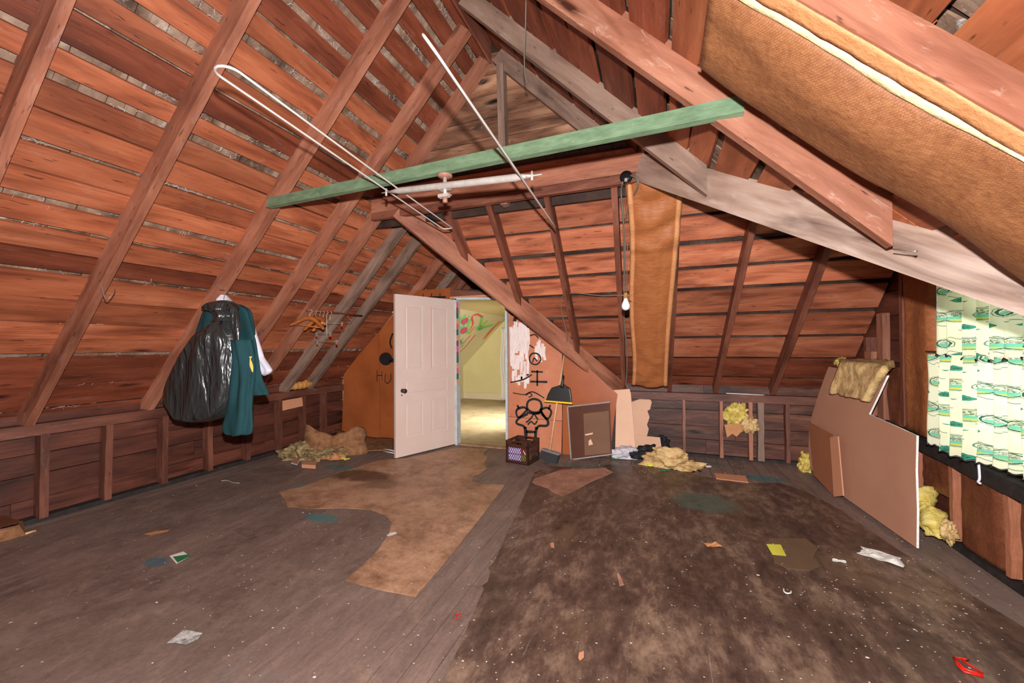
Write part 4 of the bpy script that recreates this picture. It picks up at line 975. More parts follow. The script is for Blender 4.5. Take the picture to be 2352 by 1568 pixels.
o = tube('wire_hanger', cat_rom([aty(500, 650, 2.28), aty(505, 664, 2.27), aty(512, 665, 2.26), aty(517, 667, 2.24), aty(516, 676, 2.23), aty(514, 686, 2.22), aty(514, 696, 2.22)], 5), .0028, M['wire'], None, 6)
tag(o, 'wire hook tied round the rafter above the black bin bag', 'hanger')
o = tube('tie_wire', cat_rom([aty(229, 645, 1.55), aty(236, 668, 1.53), aty(243, 688, 1.52), aty(252, 683, 1.52), aty(262, 670, 1.56), aty(264, 664, 1.60)], 4), .0028, M['wire'], None, 6)
tag(o, 'bent wire wrapped round the second rafter from the left', 'wire')

# ---- hanger rod and hangers
ra, rb = aty(708, 712, 3.30), V3((-3.56, 4.12, 1.735))
ra = V3((-3.575, 3.28, 1.74))
o = tube('hanging_rod', [ra, ra*.5+rb*.5+V3((0, 0, .006)), rb], .011, M['rafter_red'], None, 10)
tag(o, 'short wooden rod nailed under the left rafters with hangers on it', 'rod')
def wooden_hanger(p, yaw, label, grp, roll=0):
    h = empty('wooden_hanger', p, label, 'hanger', grp)
    R_ = Matrix.Rotation(yaw, 3, 'Z') @ Matrix.Rotation(roll, 3, 'Y')
    q = lambda x, z, y=0: p + R_ @ V3((x, y, z))
    arm = [q(-.185, -.175, -.035), q(-.15, -.155, -.02), q(-.09, -.11, 0), q(-.04, -.085, .004), q(0, -.075, .004), q(.04, -.085, .004), q(.09, -.11, 0), q(.15, -.155, -.02), q(.185, -.175, -.035)]
    tube('arm', cat_rom(arm, 4), [.015+.010*math.sin(math.pi*i/32) for i in range(33)], M['hanger'], h, 10)
    tube('hook', cat_rom([q(0, -.075), q(0, -.03), q(.012, -.018), q(.02, .0), q(.012, .016), q(-.004, .018), q(-.016, .006)], 5), .0022, M['steel'], h, 6)
    tube('bar', [q(-.155, -.165, -.02), q(.155, -.165, -.02)], .005, M['hanger'], h, 8)
    return h
gp = 'wooden hangers on the rod'
wooden_hanger(V3((-3.58, 3.33, 1.735)), .35, 'front orange varnished wooden hanger on the rod', gp, .12)
wooden_hanger(V3((-3.58, 3.40, 1.735)), -.15, 'middle wooden hanger on the rod, turned away', gp, -.15)
wooden_hanger(V3((-3.58, 3.46, 1.735)), -.5, 'rearmost paler wooden hanger on the rod', gp, -.2)
def clip_hanger(p, yaw, dz, label, grp):
    h = empty('clip_hanger', p, label, 'hanger', grp); R_ = Matrix.Rotation(yaw, 3, 'Z')
    q = lambda x, z, y=0: p + R_ @ V3((x, y, z))
    tube('hook', cat_rom([q(0, dz+.03), q(0, -.03), q(.012, -.018), q(.018, 0), q(.01, .016), q(-.006, .016)], 5), .0022, M['steel'], h, 6)
    tube('bar', [q(-.155, dz), q(.155, dz)], .0026, M['wire'], h, 6)
    for s_ in (-.13, .13):
        board('clip', q(s_, dz+.018), q(s_, dz-.03), .020, .010, (0, 1, 0), M['wire'], h)
        board('clip_tip', q(s_, dz-.03), q(s_, dz-.042), .018, .010, (0, 1, 0), M['red'], h)
g2 = 'metal clip hangers on the rod'
clip_hanger(V3((-3.57, 3.50, 1.735)), -.2, -.24, 'upper chrome clip hanger with red tips on the rod', g2)
clip_hanger(V3((-3.57, 3.55, 1.735)), .1, -.33, 'lower chrome clip hanger with red tips on the rod', g2)
clip_hanger(V3((-3.57, 3.60, 1.735)), .5, -.12, 'short chrome clip hanger with red tips nearest the right end of the rod', g2)
o = tube('wire_hook', cat_rom([V3((-3.55, 3.86, 1.73)), V3((-3.55, 3.87, 1.69)), V3((-3.53, 3.90, 1.66)), V3((-3.52, 3.86, 1.63)), V3((-3.55, 3.84, 1.64))], 5), .0022, M['wire'], None, 6)
tag(o, 'small twisted wire hook near the right end of the hanger rod', 'wire')

# ---- things on the left knee wall
rl = empty('rolled_cloth', V3((-4.52, 4.2, .80)), 'rolled ochre cloth bundle lying on the left knee wall plate', 'cloth')
a_, b_ = atx(664, 892, -4.5), atx(716, 884, -4.5)
n_ = 18
tube('roll', [a_.lerp(b_, i/n_)+V3((0, 0, .02)) for i in range(n_+1)], [.006 + .045*math.sin(math.pi*min(1, .12+i/n_*.8))**.5*(1+.14*math.sin(i*1.9)) for i in range(n_+1)], M['ochre'], rl, 16)
tube('loose_end', cat_rom([atx(690, 880, -4.47), atx(698, 877, -4.47), atx(703, 873, -4.46), atx(704, 880, -4.46)], 4), .008, M['ochre'], rl, 6)
o = prism('wood_scrap', [atx(650, 920, -4.49), atx(694, 912, -4.49), atx(696, 932, -4.49), atx(650, 943, -4.49)], (-1, 0, 0), .012, M['cardpale']); tag(o, 'pale board offcut nailed under the plate of the left knee wall', 'board')
# ---- debris heap by the left wall
sk = empty('burlap_sack', atz(710, 1050), 'crumpled brown sack spilling straw beside the left knee wall', 'sack')
sp = atz(712, 1052)
def sack(u, v):
    t = -2.6+3.9*u; r_ = .22+.05*math.sin(3*t)+.05*noise.noise(V3((u*3, v*2, 1)))
    fl_o = 1+.25*(1-v); return V3((sp.x+.02+r_*1.35*math.cos(t)*fl_o+.10*u, sp.y+.20+r_*.9*math.sin(t)*fl_o+.15*u, .0+v*(.38-.14*u+.06*math.sin(t*3+1)+.04*noise.noise(V3((u*9, 3, 0))))))
grid('sack_cloth', sack, 50, 14, M['burlap'], sk, thick=.012)
lump('straw_filling', sp+V3((.02, .12, .06)), (.28, .2, .13), M['straw'], sk, .35, 3, 5, 0, .6, 2)
o = lump('straw_heap', sp+V3((-.08, -.0, .03)), (.28, .15, .15), M['straw'], None, .35, 3, 5, .3, .22, 5); tag(o, 'heap of straw and dirt spilled before the brown sack', 'straw', kind='stuff')
# straw strands
L_ = []
for k_ in range(170):
    p = sp+V3((random.gauss(0, .16), random.gauss(0, .09)+.03, max(.01, .10-abs(random.gauss(0, .05))))); a = random.uniform(0, 6.3); l_ = random.uniform(.03, .09)
    L_.append(([p, p+V3((math.cos(a)*l_, math.sin(a)*l_, random.uniform(-.01, .03)))], .0016))
o = multi_tube('straw_strands', L_, M['straw'], None, 3); tag(o, 'loose straw strands on the heap by the sack', 'straw', kind='stuff')
rs = [(760, 1003), (830, 1000), (870, 1004), (905, 1012), (907, 1030), (870, 1040), (830, 1052), (790, 1053), (770, 1040), (755, 1020)]
pr_ = [atz(a, b, 0) for a, b in rs]
ctr = sum(pr_, V3())/len(pr_)
vs = [p+V3((0, 0, .03+.03*random.random())) for p in pr_] + [ctr+V3((0, 0, .08))]
def lsheet(u, v):
    a, b = atz(770+10*v, 1008+40*v, 0), atz(903, 1010+26*v, 0)
    p = a.lerp(b, u); return p+V3((0, 0, .02+.13*(1-u)**2*math.sin(1.2+v*1.6)+.015*noise.noise(V3((u*4, v*4, 0)))))
o = grid('linoleum_sheet', lsheet, 30, 16, M['burlap'], thick=.006); tag(o, 'curled brown linoleum sheet lying behind the open door', 'linoleum')
o = prism('board_scrap', [atz(a, b, .03) for a, b in ((668, 1062), (700, 1020), (722, 1012), (712, 1030), (690, 1050), (682, 1066))], (.2, .2, -1), .012, M['drywall'], None, M['gypsum']); tag(o, 'broken wallboard strip with white edge before the sack', 'wallboard')
o = prism('brick_scrap', [atz(a, b, .05) for a, b in ((694, 1058), (728, 1060), (725, 1068), (693, 1066))], (0, 0, -1), .04, M['cardpale']); tag(o, 'small reddish block on the floor by the straw heap', 'block')
def crump(name, cx, cy, sx, sy, h, mat, label, cat, sd=0, rot=0, nu=16, Z=.008, wave=3, kind=None, grp=None, base=None):
    c = base if base is not None else atz(cx, cy)
    R_ = Matrix.Rotation(rot, 3, 'Z')
    def f(u, v):
        x_, y_ = (u-.5)*sx, (v-.5)*sy; k_ = 1+.35*noise.noise(V3((math.atan2(y_, x_+1e-5)*1.2, sd, 0)))
        e = 1-max(abs(2*u-1), abs(2*v-1))
        return c + R_ @ V3((x_*k_, y_*k_, 0)) + V3((0, 0, Z + h*max(0, (.35+.65*min(1, e*2.2)))*abs(noise.noise(V3((u*wave, v*wave, sd)))+.35)))
    o = grid(name, f, nu, nu, M[mat], None, smooth=False, thick=.002)
    return tag(o, label, cat, grp, kind)
crump('paper_bag', 765, 1055, .26, .16, .09, 'brownpaper', 'crumpled tan paper bag in front of the sack', 'paper', 3, .3)
crump('foil_scrap', 792, 1056, .10, .06, .03, 'yellowcard', 'small shiny yellow wrapper beside the tan paper bag', 'wrapper', 4)
crump('label_scrap', 655, 1054, .10, .06, .04, 'paperprint', 'small striped white label at the left of the straw heap', 'paper', 5)
o = tube('window_slat', [atz(880, 1030, .03), atz(908, 1036, .03)], .006, M['paper']); tag(o, 'upper of two thin white slats sticking out behind the door', 'slat')
o = tube('window_slat', [atz(877, 1035, .02), atz(908, 1041, .02)], .006, M['paper']); tag(o, 'lower of two thin white slats sticking out behind the door', 'slat')
# bottom left carpet roll / box
cp = empty('carpet_scrap', atz(20, 1230), 'folded carpet scrap at the left wall on the floor edge', 'carpet')
prism('carpet_top', [atz(a, b, .10) for a, b in ((-60, 1170), (0, 1180), (48, 1196), (40, 1206), (-60, 1228))], (0, 0, -1), .012, M['redcard'] if 0 else M['kraft_dark'], cp)
prism('carpet_side', [atz(-60, 1228, .10), atz(40, 1206, .10), atz(48, 1196, .10), atz(56, 1231, .0), atz(30, 1232, .0), atz(-60, 1262, .0)], (-.3, 1, 0), .01, M['burlap'], cp)
o = tube('stick', [atz(50, 1228, .012), atz(82, 1218, .012)], .008, M['stick']); tag(o, 'short pale wooden stick at the foot of the first left stud', 'stick')

# ---- milk crate
mc = empty('milk_crate', V3((-1.5, 4.35, 0)), 'dark brown plastic milk crate holding lilac and olive covers right of the doorway', 'crate')
c0, c1, c3_ = atz(1162, 1061), atz(1211, 1069), atz(1234, 1053)
ex = V3((c1.x-c0.x, c1.y-c0.y, 0)).normalized(); ey = V3((-ex.y, ex.x, 0)); CW = .29; CH = .255
c0 = V3((c0.x, c0.y, 0))
def cq(a, b, z): return c0 + ex*(a*CW) + ey*(b*CW) + V3((0, 0, z))
def crate_side(a0, b0, a1, b1):
    pr0, pr1 = (a0, b0), (a1, b1)
    P = lambda t, z: cq(a0+(a1-a0)*t, b0+(b1-b0)*t, z)
    cen = cq(.5, .5, 0); mid = P(.5, 0); nrm = (V3((cen.x, cen.y, 0))-V3((mid.x, mid.y, 0))).normalized()
    def pc_(pts, nm='rim'): return prism(nm, pts, nrm, .012, M['crate'], mc)
    pc_([P(0, 0), P(1, 0), P(1, .035), P(0, .035)], 'bottom_rail')
    pc_([P(0, .215), P(.28, .215), P(.28, CH), P(0, CH)], 'top_rail'); pc_([P(.72, .215), P(1, .215), P(1, CH), P(.72, CH)], 'top_rail')
    pc_([P(.28, .238), P(.72, .238), P(.72, CH), P(.28, CH)], 'handle'); pc_([P(0, .180), P(1, .180), P(1, .212), P(0, .212)], 'top_rail')
    for t0, t1 in ((0, .1), (.9, 1)): pc_([P(t0, .035), P(t1, .035), P(t1, .215), P(t0, .215)], 'corner_post')
    lists = []
    n = 8
    for k_ in range(-3, n+1):
        for sgn in (1, -1):
            t0, t1, z0, z1 = .1+.8*k_/n, .1+.8*(k_+3)/n, .035, .18
            if sgn < 0: t0, t1 = t1, t0
            # clip to the frame
            for _ in range(1):
                def cl_(ta, za, tb, zb):
                    if ta < .1: za += (zb-za)*(.1-ta)/(tb-ta); ta = .1
                    if ta > .9: za += (zb-za)*(.9-ta)/(tb-ta); ta = .9
                    return ta, za
                A_, B_ = cl_(t0, z0, t1, z1), cl_(t1, z1, t0, z0)
            if abs(A_[0]-B_[0]) < .01: continue
            lists.append(([P(*A_)+nrm*.005, P(*B_)+nrm*.005], .0032))
    lists.append(([P(.1, .108)+nrm*.005, P(.9, .108)+nrm*.005], .003))
    multi_tube('lattice', lists, M['crate'], mc, 4)
crate_side(0, 0, 1, 0); crate_side(1, 0, 1, 1); crate_side(1, 1, 0, 1); crate_side(0, 1, 0, 0)
prism('crate_bottom', [cq(0, 0, .012), cq(1, 0, .012), cq(1, 1, .012), cq(0, 1, .012)], (0, 0, -1), .01, M['crate'], mc)
for nm, (t0, t1, z0, z1), mt, lb, ct, dd in (('folder', (.06, .64, .03, .178), 'purple', 'lilac folder standing inside the milk crate', 'folder', .06), ('book', (.64, .92, .03, .10), 'olive', 'olive book inside the milk crate', 'book', .06), ('box', (.645, .92, .102, .175), 'redcard', 'small red box on the olive book inside the milk crate', 'box', .075)):
    o = prism(nm, [cq(t0, dd, z0), cq(t1, dd, z0), cq(t1, dd, z1), cq(t0, dd, z1)], ey, .02 if nm == 'folder' else .12, M[mt]); tag(o, lb, ct)
o = prism('paper_strip', [cq(.72, .065, .15), cq(.76, .065, .155), cq(.88, .065, .112), cq(.84, .065, .105)], ey, .002, M['paper']); tag(o, 'white paper strip in front of the red box inside the milk crate', 'paper')
# ---- broom and dustpan
br = empty('broom', atz(1262, 1055), 'push broom with pale stick and dark grey head leaning on the partition beside the crate', 'broom')
st0, st1 = aty(1298, 800, 4.78), aty(1262, 1040, 4.52)
tube('broom_stick', [st1, st0], .011, M['stick'], br, 10)
hc = aty(1262, 1044, 4.50)
hv0, hv1 = aty(1243, 1031, 4.52), aty(1283, 1043, 4.44)
prism('broom_head', [hv0, hv1, aty(1276, 1066, 4.42), aty(1238, 1052, 4.50)], (.3, .9, 0), .05, M['bristle'], br)
prism('broom_cap', [hv0+V3((0, -.004, .006)), hv1+V3((0, -.004, .006)), hv1-V3((0, .004, .012)), hv0-V3((0, .004, .012))], (.3, .9, 0), .058, M['greycap'], br)
dpn = empty('dustpan', aty(1283, 900, 4.70), 'black dustpan with yellow lip hooked on the broom stick', 'dustpan')
YP = 4.57
out = [(1253, 921), (1258, 905), (1266, 891), (1280, 887), (1286, 884), (1296, 884), (1300, 888), (1308, 892), (1311, 905), (1313, 925)]
o = prism('pan', [aty(a, b, YP-.02*(b-884)/40) for a, b in out], (0, 1, .1), .05, M['blackplastic'], dpn)
bv = o.modifiers.new('bevel', 'BEVEL'); bv.width = .008; bv.segments = 3
prism('yellow_lip', [aty(a, b, YP-.024) for a, b in ((1251, 919), (1313, 924), (1314, 928), (1250, 922))], (0, 1, 0), .05, M['yellowlip'], dpn)
tube('pan_handle', [aty(1291, 890, YP), aty(1291, 884, YP), aty(1293, 872, YP+.01), aty(1294, 862, YP+.02)], [.024, .017, .014, .013], M['blackplastic'], dpn, 12)
# pale tape patches on the partition top handled by texture

# ---- framed panel and wallboard pieces leaning against the far wall
fp = empty('framed_panel', atz(1350, 1050), 'dark brown panel with grey metal frame leaning beside the peach wallboard', 'panel')
nF = V3((.16, 1, -.10)).normalized(); q0 = atz(1311, 1052, .004)
dF = nF.dot(q0)
FP = lambda a, b, o=0: at(a, b, nF, dF-o)
prism('panel_face', [FP(1305, 936), FP(1400, 924), FP(1405, 1042), FP(1313, 1053)], nF, .012, M['darkpanel'], fp)
prism('lighter_patch', [FP(1340, 950, .002), FP(1398, 943, .002), FP(1402, 1040, .002), FP(1343, 1046, .002)], nF, .003, M['midpanel'], fp)
for a, b in (((1304, 934), (1402, 923)), ((1304, 934), (1312, 1055)), ((1312, 1055), (1405, 1043))):
    board('metal_edge', FP(*a, .004), FP(*b, .004), .014, .018, nF, M['frame_metal'], fp)
prism('tape_patch', [FP(a, b, .006) for a, b in ((1343, 997), (1362, 993), (1361, 997), (1345, 1000))], nF, .002, M['peach'], fp)
prism('tape_patch', [FP(a, b, .006) for a, b in ((1352, 1012), (1357, 1008), (1362, 1020), (1352, 1023))], nF, .002, M['peach'], fp)
def lean(px, nrm, dist_px, mat, label, nm='wallboard_piece', t=.012, cat='wallboard', grp=None, z=.004):
    q = atz(*dist_px, z); n_ = V3(nrm).normalized(); d = n_.dot(q)
    o = prism(nm, [at(a, b, n_, d) for a, b in px], n_, t, M[mat], None, M['gypsum']); tag(o, label, cat, grp); return o
lean([(1390, 897), (1446, 893), (1449, 905), (1461, 1048), (1402, 1048)], (.10, 1, -.16), (1430, 1048), 'peach', 'tall narrow peach wallboard piece leaning against the far wall', grp='wallboard pieces by the far wall')
lean([(1446, 905), (1486, 906), (1497, 923), (1493, 940), (1487, 943), (1492, 958), (1486, 975), (1490, 985), (1486, 1001), (1456, 1002)][:] + [(1440, 1040), (1436, 905)][:0], (.05, 1, -.12), (1450, 1036), 'peach2', 'wallboard piece with a torn white edge behind the tall peach piece', grp='wallboard pieces by the far wall')
lean([(1454, 999), (1516, 1004), (1521, 1040), (1462, 1046)], (.05, 1, -.14), (1490, 1042), 'peach2', 'low peach wallboard piece on the floor below the torn one', grp='wallboard pieces by the far wall')
# clumps on the floor
o = lump('plastic_bag', atz(1440, 1054)+V3((0, .05, .05)), (.19, .12, .09), M['plasticbag'], None, .3, 1.8, 5, .2, .5, 3); tag(o, 'crumpled thin white plastic bag at the foot of the peach wallboard', 'bag')
o = lump('cloth_bundle', atz(1484, 1056)+V3((0, .05, .06)), (.20, .12, .09), M['blackcloth'], None, .4, 2.6, 4, .6, .5, 6); tag(o, 'crumpled black cloth between the plastic bag and the insulation', 'cloth')
o = lump('cloth_bundle', atz(1518, 1040)+V3((0, .03, .09)), (.11, .07, .12), M['blackcloth'], None, .5, 3, 4, .2, .5, 9); tag(o, 'small black cloth lump against the far studs', 'cloth')
o = lump('insulation_clump', atz(1540, 1078)+V3((.02, .10, .04)), (.26, .12, .13), M['glasswool_dirty'], None, .5, 2.0, 5, -.15, .3, 12); tag(o, 'dirty yellow insulation clump on the floor before the far studs', 'insulation')
o = lump('insulation_clump', aty(1692, 952, 5.24), (.13, .05, .12), M['glasswool'], None, .4, 2.5, 5, 0, 0, 14); tag(o, 'bright yellow insulation stuffed between the far studs', 'insulation')
o = lump('insulation_clump', aty(1722, 978, 5.20), (.08, .05, .08), M['glasswool_dirty'], None, .45, 3, 4, 0, 0, 15); tag(o, 'smaller greenish insulation tuft right of the bright yellow one', 'insulation')
o = prism('paper_scrap', [aty(a, b, 5.20) for a, b in ((1664, 975), (1700, 972), (1718, 985), (1700, 994), (1692, 1003), (1682, 996), (1670, 1005))], (0, 1, 0), .006, M['brownpaper']); tag(o, 'torn brown paper hanging below the insulation between the far studs', 'paper')
o = prism('cardboard_scrap', [atz(a, b, .012) for a, b in ((1640, 1086), (1712, 1092), (1719, 1107), (1645, 1098))], (0, 0, -1), .008, M['cardpale']); tag(o, 'flat pale cardboard strip on the floor before the far studs', 'cardboard')
o = lump('insulation_clump', atz(1850, 1082)+V3((0, .02, .07)), (.05, .07, .11), M['glasswool'], None, .4, 3, 4, 0, 0, 17); tag(o, 'yellow insulation tuft at the left foot of the large wallboard sheet', 'insulation')
o = tube('white_strip', [aty(1668, 903, 5.19), aty(1755, 907, 5.19)], .006, M['paper']); tag(o, 'thin white strip lying on the far knee wall plate', 'strip')

# ---- the large wallboard sheet by the right wall
nW = V3((1, .075, -.10)).normalized(); qW = V3((1.54, 3.35, 0)); dW = nW.dot(qW)
WBp = lambda a, b, o=0: at(a, b, nW, dW-o)
o = prism('wallboard_sheet', [WBp(a, b) for a, b in ((2105, 1258), (2020, 1198), (1936, 1139), (1875, 1094), (1862, 1075), (1857, 1030), (1858, 990), (1866, 950), (1880, 905), (1893, 868), (1903, 842), (1960, 853), (2038, 862), (2018, 905), (1996, 951), (2050, 975), (2105, 1000), (2103, 1080), (2106, 1170))], nW, .013, M['drywall'], None, M['gypsum'])
tag(o, 'large brown grey wallboard sheet with a notched white edge leaning by the right wall', 'wallboard')
cbx = empty('cardboard_box', WBp(1900, 1100), 'flattened brown cardboard box leaning on the large wallboard sheet', 'cardboard')
prism('box_face', [WBp(a, b, .05) for a, b in ((1858, 982), (1907, 1003), (1916, 1140), (1868, 1090))], nW, .012, M['cardboard'], cbx)
prism('box_edge', [WBp(1906, 1003, .052), WBp(1924, 1002, .052), WBp(1936, 1138, .052), WBp(1915, 1140, .052)], nW, .01, M['cardpale'], cbx)
prism('box_flap', [WBp(a, b, .055) for a, b in ((1860, 970), (1912, 998), (1907, 1005), (1858, 984))], nW, .006, M['cardboard'], cbx)
# glass wool slab drooping over the sheet's top
ins = empty('insulation_slab', WBp(1970, 850), 'dirty yellow insulation slab draped over the top of the large wallboard sheet', 'insulation')
def slabf(off):
    def f(u, v):
        if v < .35:    # resting back towards the wall
            t = v/.35; a, b = V3(atx(1935, 832, 1.78)), V3(atx(2066, 838, 1.78)); c_, d_ = WBp(1940, 838, .05), WBp(2040, 850, .03)
            p = a.lerp(b, u).lerp(c_.lerp(d_, u), t)
        else:
            t = (v-.35)/.65; a, b = WBp(1940, 838, .05), WBp(2040, 850, .03); c_, d_ = WBp(1922, 905, .035), WBp(2000, 925, .035)
            p = a.lerp(b, u).lerp(c_.lerp(d_, u), t)
        q = V3((-.02, -.01, .012))
        return p + V3((-.018, 0, .012))*off + V3((1, 1, 1))*.016*noise.noise(p*11+V3((off*5, 0, 0))) + V3((-1, 0, .3))*.03*noise.noise(p*4)
    return f
o = grid('wool_slab', slabf(1), 34, 34, M['glasswool_dirty'], ins, thick=.055)
o = lump('insulation_clump', atx(1932, 832, 1.75), (.05, .14, .045), M['glasswool'], None, .35, 3, 4, 0, 0, 19); tag(o, 'rolled yellow insulation end left of the draped slab', 'insulation')
# clump behind the wallboard on the right wall
ic = empty('insulation_clump', atx(2140, 1180, 1.75), 'long yellow insulation clump slumped down the right wall to the floor', 'insulation')
pts = [atx(2112, 1122, 1.76), atx(2122, 1150, 1.75), atx(2135, 1180, 1.74), atx(2146, 1210, 1.73), atx(2150, 1232, 1.73)]
R5 = cat_rom(pts, 6)
vs, fs = tube_geo(R5, [.062+.012*math.sin(i*.5)+.006*math.sin(i*2.3) for i in range(len(R5))], 24)
vs = [v+V3((1, 1, 1))*(.035*noise.noise(v*9)+.02*noise.noise(v*24)) for v in vs]
mesh_obj('wool', vs, fs, M['glasswool'], ic, smooth=True)
o = lump('insulation_clump', atx(2178, 1222, 1.76), (.03, .05, .06), M['glasswool_dirty'], None, .5, 3, 4, 0, 0, 23); tag(o, 'small tan insulation tuft right of the slumped clump', 'insulation')
# nail in the beam
nb_ = at(2060, 573, (0.74, .68, 0), V3((.74, .68, 0)).dot(V3((1.02, 1.9, 0)))-.04)
o = tube('nail', [aty(2052, 572, 1.86), aty(2096, 576, 1.80), aty(2105, 577, 1.79)], [.0025, .0025, .005], M['wire'], None, 6); tag(o, 'rusty nail sticking out of the rough valley beam', 'nail')

# ---- curtain (two tiers)
def curtain(name, y0, y1, z0, z1, x0, label, seed, folds=8, tilt=0, trim_top=None):
    e = empty(name, (x0, (y0+y1)/2, z0), label, 'curtain')
    def f(u, v):
        y = y0+(y1-y0)*u; fold = math.sin(u*folds*6.283+seed+1.3*math.sin(u*9+seed)+.9*math.sin(u*23+seed)); amp = (.040+.018*noise.noise(V3((u*6, seed, 0))))*(1-.3*v)
        return V3((x0 + amp*fold + .012*noise.noise(V3((u*7, v*2, seed))), y + .012*math.cos(u*folds*6.283+seed), z0+(z1-z0)*v + (.012*math.sin(u*14+seed) if v == 0 else 0)))
    L = abs(y1-y0)*1.35
    grid('curtain_cloth', f, 220, 30, M['curtain'], e, uvscale=(L/.25, (z1-z0)/.17), thick=0)
    pts = [f(u/150, 0)+V3((-.005, 0, (.006 if u % 2 else -.006))) for u in range(151)]
    tube('black_trim', pts, .0045, M['blackplastic'], e, 4)
    return e, f
cu, f_up = curtain('tier_curtain', 3.43, 1.9, 1.255, 2.35, 1.745, 'upper tier of the printed green and cream curtain at the window', 1., 15)
cu2, f_lo = curtain('tier_curtain', 3.48, 1.9, .665, 1.27, 1.715, 'lower tier of the printed green and cream curtain at the window', 2.3, 15)
o = tube('curtain_rod', [(1.76, 3.62, 1.285), (1.76, 1.9, 1.285)], .007, M['wire']); tag(o, 'thin rod carrying the lower curtain tier', 'rod')
o = tube('curtain_tie', cat_rom([atx(2248, 1066, 1.70), atx(2250, 1098, 1.70), atx(2246, 1106, 1.70), atx(2252, 1110, 1.70)], 5), .006, M['shirt'], None, 6); tag(o, 'knotted white cord end hanging below the lower curtain tier', 'cord')

# ---- litter on the floor
def flat(name, px, mat, label, cat, z=.011, t=.0012, grp=None, curl=0):
    o = prism(name, [atz(a, b, z)+V3((0, 0, curl*random.random())) for a, b in px], (0, 0, -1), t, M[mat]); return tag(o, label, cat, grp)
o = flat('card', [(389, 1276), (421, 1266), (437, 1277), (405, 1294)], 'paper', 'white edged green card on the left floor', 'card')
pg = prism('green_print', [atz(a, b, .0135) for a, b in ((397, 1278), (433, 1272), (437, 1277), (408, 1291))], (0, 0, -1), .001, M['greencard'], o)
flat('photo_print', [(383, 1476), (423, 1445), (465, 1453), (455, 1466), (428, 1479), (400, 1475)], 'paperprint', 'grey printed paper on the lower left floor', 'paper')
flat('card', [(1760, 1249), (1793, 1250), (1806, 1276), (1774, 1273)], 'yellowcard', 'yellow card lying on the round linoleum scrap', 'card', .0135)
crump('torn_paper', 2018, 1279, .20, .13, .03, 'paper', 'large torn white paper on the floor before the big wallboard sheet', 'paper', 8, -.5, 14)
crump('torn_paper', 1928, 1291, .07, .03, .01, 'paper', 'small torn white paper left of the large torn one', 'paper', 9, 0, 8)
crump('torn_paper', 1637, 1254, .10, .05, .02, 'brownpaper', 'small brown and white paper scrap in the middle of the dark floor', 'paper', 10, .4, 8)
tg = empty('clothes_tag_loop', atz(2222, 1530), 'red plastic clip lying open in the lower right corner', 'clip')
tube('clip_ring', [atz(a, b, .014) for a, b in ((2191, 1510), (2200, 1528), (2215, 1542), (2257, 1553), (2256, 1545), (2230, 1528), (2212, 1518), (2224, 1515), (2205, 1511))], .0045, M['red'], tg, 6, True)
tube('clip_back', [atz(a, b, .020) for a, b in ((2191, 1510), (2215, 1536), (2257, 1549))], .005, M['red'], tg, 6)
tg.name = 'plastic_clip'
o = tube('plastic_hook', cat_rom([atz(1800, 1351, .012), atz(1801, 1358, .012), atz(1808, 1362, .012), atz(1816, 1361, .012), atz(1817, 1357, .012)], 4), .004, M['paper'], None, 6); tag(o, 'small white C shaped plastic hook on the dark floor', 'hook')
o = tube('plastic_zigzag', [atz(a, b, .006) for a, b in ((1041, 1417), (1049, 1420), (1047, 1411), (1057, 1409), (1057, 1414))], .003, M['red'], None, 5); tag(o, 'tiny red plastic zigzag on the bare floor boards', 'plastic')
flat('paper_fleck', [(888, 1229), (896, 1223), (910, 1221), (911, 1225), (902, 1228), (892, 1231)], 'paper', 'narrow white chip on the curved linoleum edge', 'chip', .013)
flat('paper_fleck', [(1263, 1247), (1272, 1245), (1273, 1258), (1266, 1256)], 'cardpale', 'small tan chip left of centre on the dark floor', 'chip', .013)
flat('paper_fleck', [(1330, 1498), (1341, 1494), (1341, 1509), (1332, 1517), (1328, 1510)], 'cardpale', 'tan chip low in the middle of the dark floor', 'chip', .013)
flat('wood_strip', [(330, 1226), (358, 1219), (390, 1216), (385, 1220), (345, 1228)], 'brownpaper', 'thin tan splinter on the left floor', 'splinter', .008)
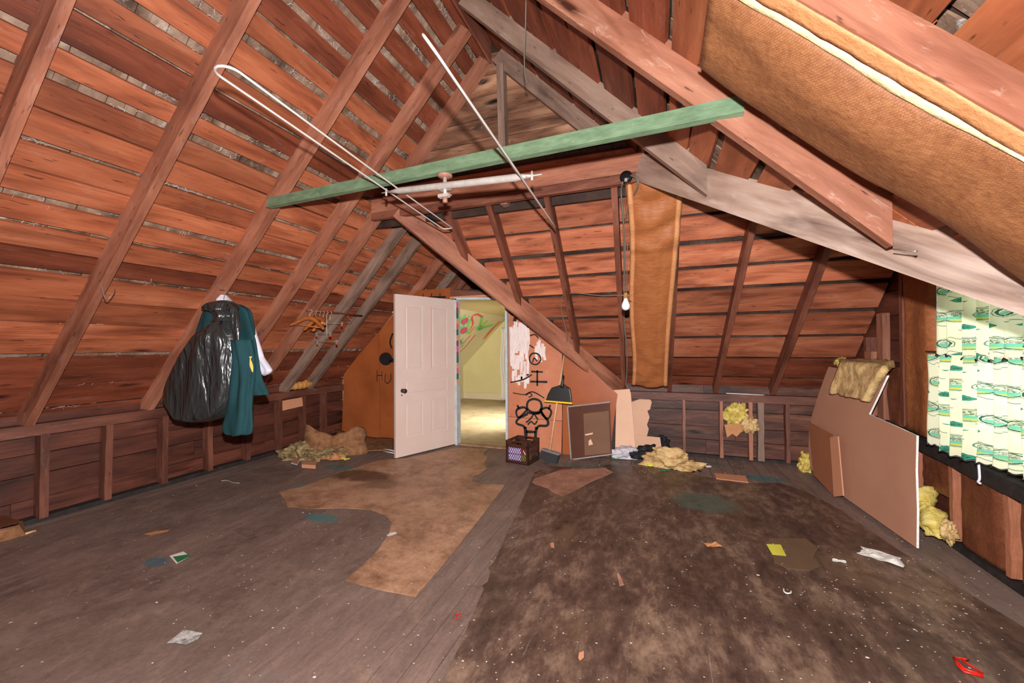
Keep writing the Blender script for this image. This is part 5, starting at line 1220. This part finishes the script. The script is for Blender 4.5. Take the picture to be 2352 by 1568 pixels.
flat('paper_fleck', [(1417, 1318), (1421, 1314), (1434, 1343), (1423, 1346)], 'lino_pink', 'thin brown wedge shaped chip on the dark floor', 'chip', .013)
crump('paper_wrapper', 1492, 1071, .08, .06, .04, 'yellowcard', 'small yellow cup like wrapper before the insulation clump', 'wrapper', 21)
crump('green_wrapper', 1413, 1055, .10, .06, .01, 'greencard', 'green and white card at the foot of the framed panel', 'card', 22)
crump('green_wrapper', 1527, 1082, .09, .05, .01, 'greencard', 'green card under the dirty insulation clump', 'card', 23)
crump('paper_wrapper', 1620, 1073, .12, .06, .02, 'paper', 'thin white paper right of the dirty insulation clump', 'paper', 24)
o = tube('string', cat_rom([atz(508, 1104, .01), atz(522, 1103, .01), atz(535, 1108, .01), atz(550, 1109, .01)], 4), .002, M['paper'], None, 5); tag(o, 'short white string on the floor by the left wall', 'string')
vs, fs = [], []
rng = random.Random(11)
for k_ in range(760):
    if k_ < 420: px_, py_ = rng.uniform(300, 2330), rng.uniform(1100, 1565)
    elif k_ < 540: px_, py_ = rng.gauss(2080, 130), rng.gauss(1380, 90)
    else: px_, py_ = rng.gauss(1560, 160), rng.gauss(1070, 12)
    if py_ < 1050 or py_ > 1600: continue
    c = atz(px_, py_, .012)
    if not (-4.3 < c.x < 1.75 and c.y < 5.1): continue
    r_ = rng.uniform(.0014, .0046)*(2.0 if rng.random() < .06 else 1); a = rng.uniform(0, 6.28); k = len(vs); n = 5
    el_ = rng.uniform(.35, 1); ring = [V3((math.cos(a+6.283*i/n)*r_*(rng.uniform(.6, 1.6)), math.sin(a+6.283*i/n)*r_*rng.uniform(.6, 1.3)*el_, 0)) for i in range(n)]
    vs += [c+q for q in ring] + [c+q+V3((0, 0, .0012)) for q in ring]
    fs += [tuple(range(k, k+n))[::-1], tuple(range(k+n, k+2*n))] + [(k+i, k+(i+1) % n, k+n+(i+1) % n, k+n+i) for i in range(n)]
o = mesh_obj('paint_chips', vs, fs, M['chip']); tag(o, 'countless tiny pale chips and crumbs scattered over the floor', 'chips', kind='stuff')
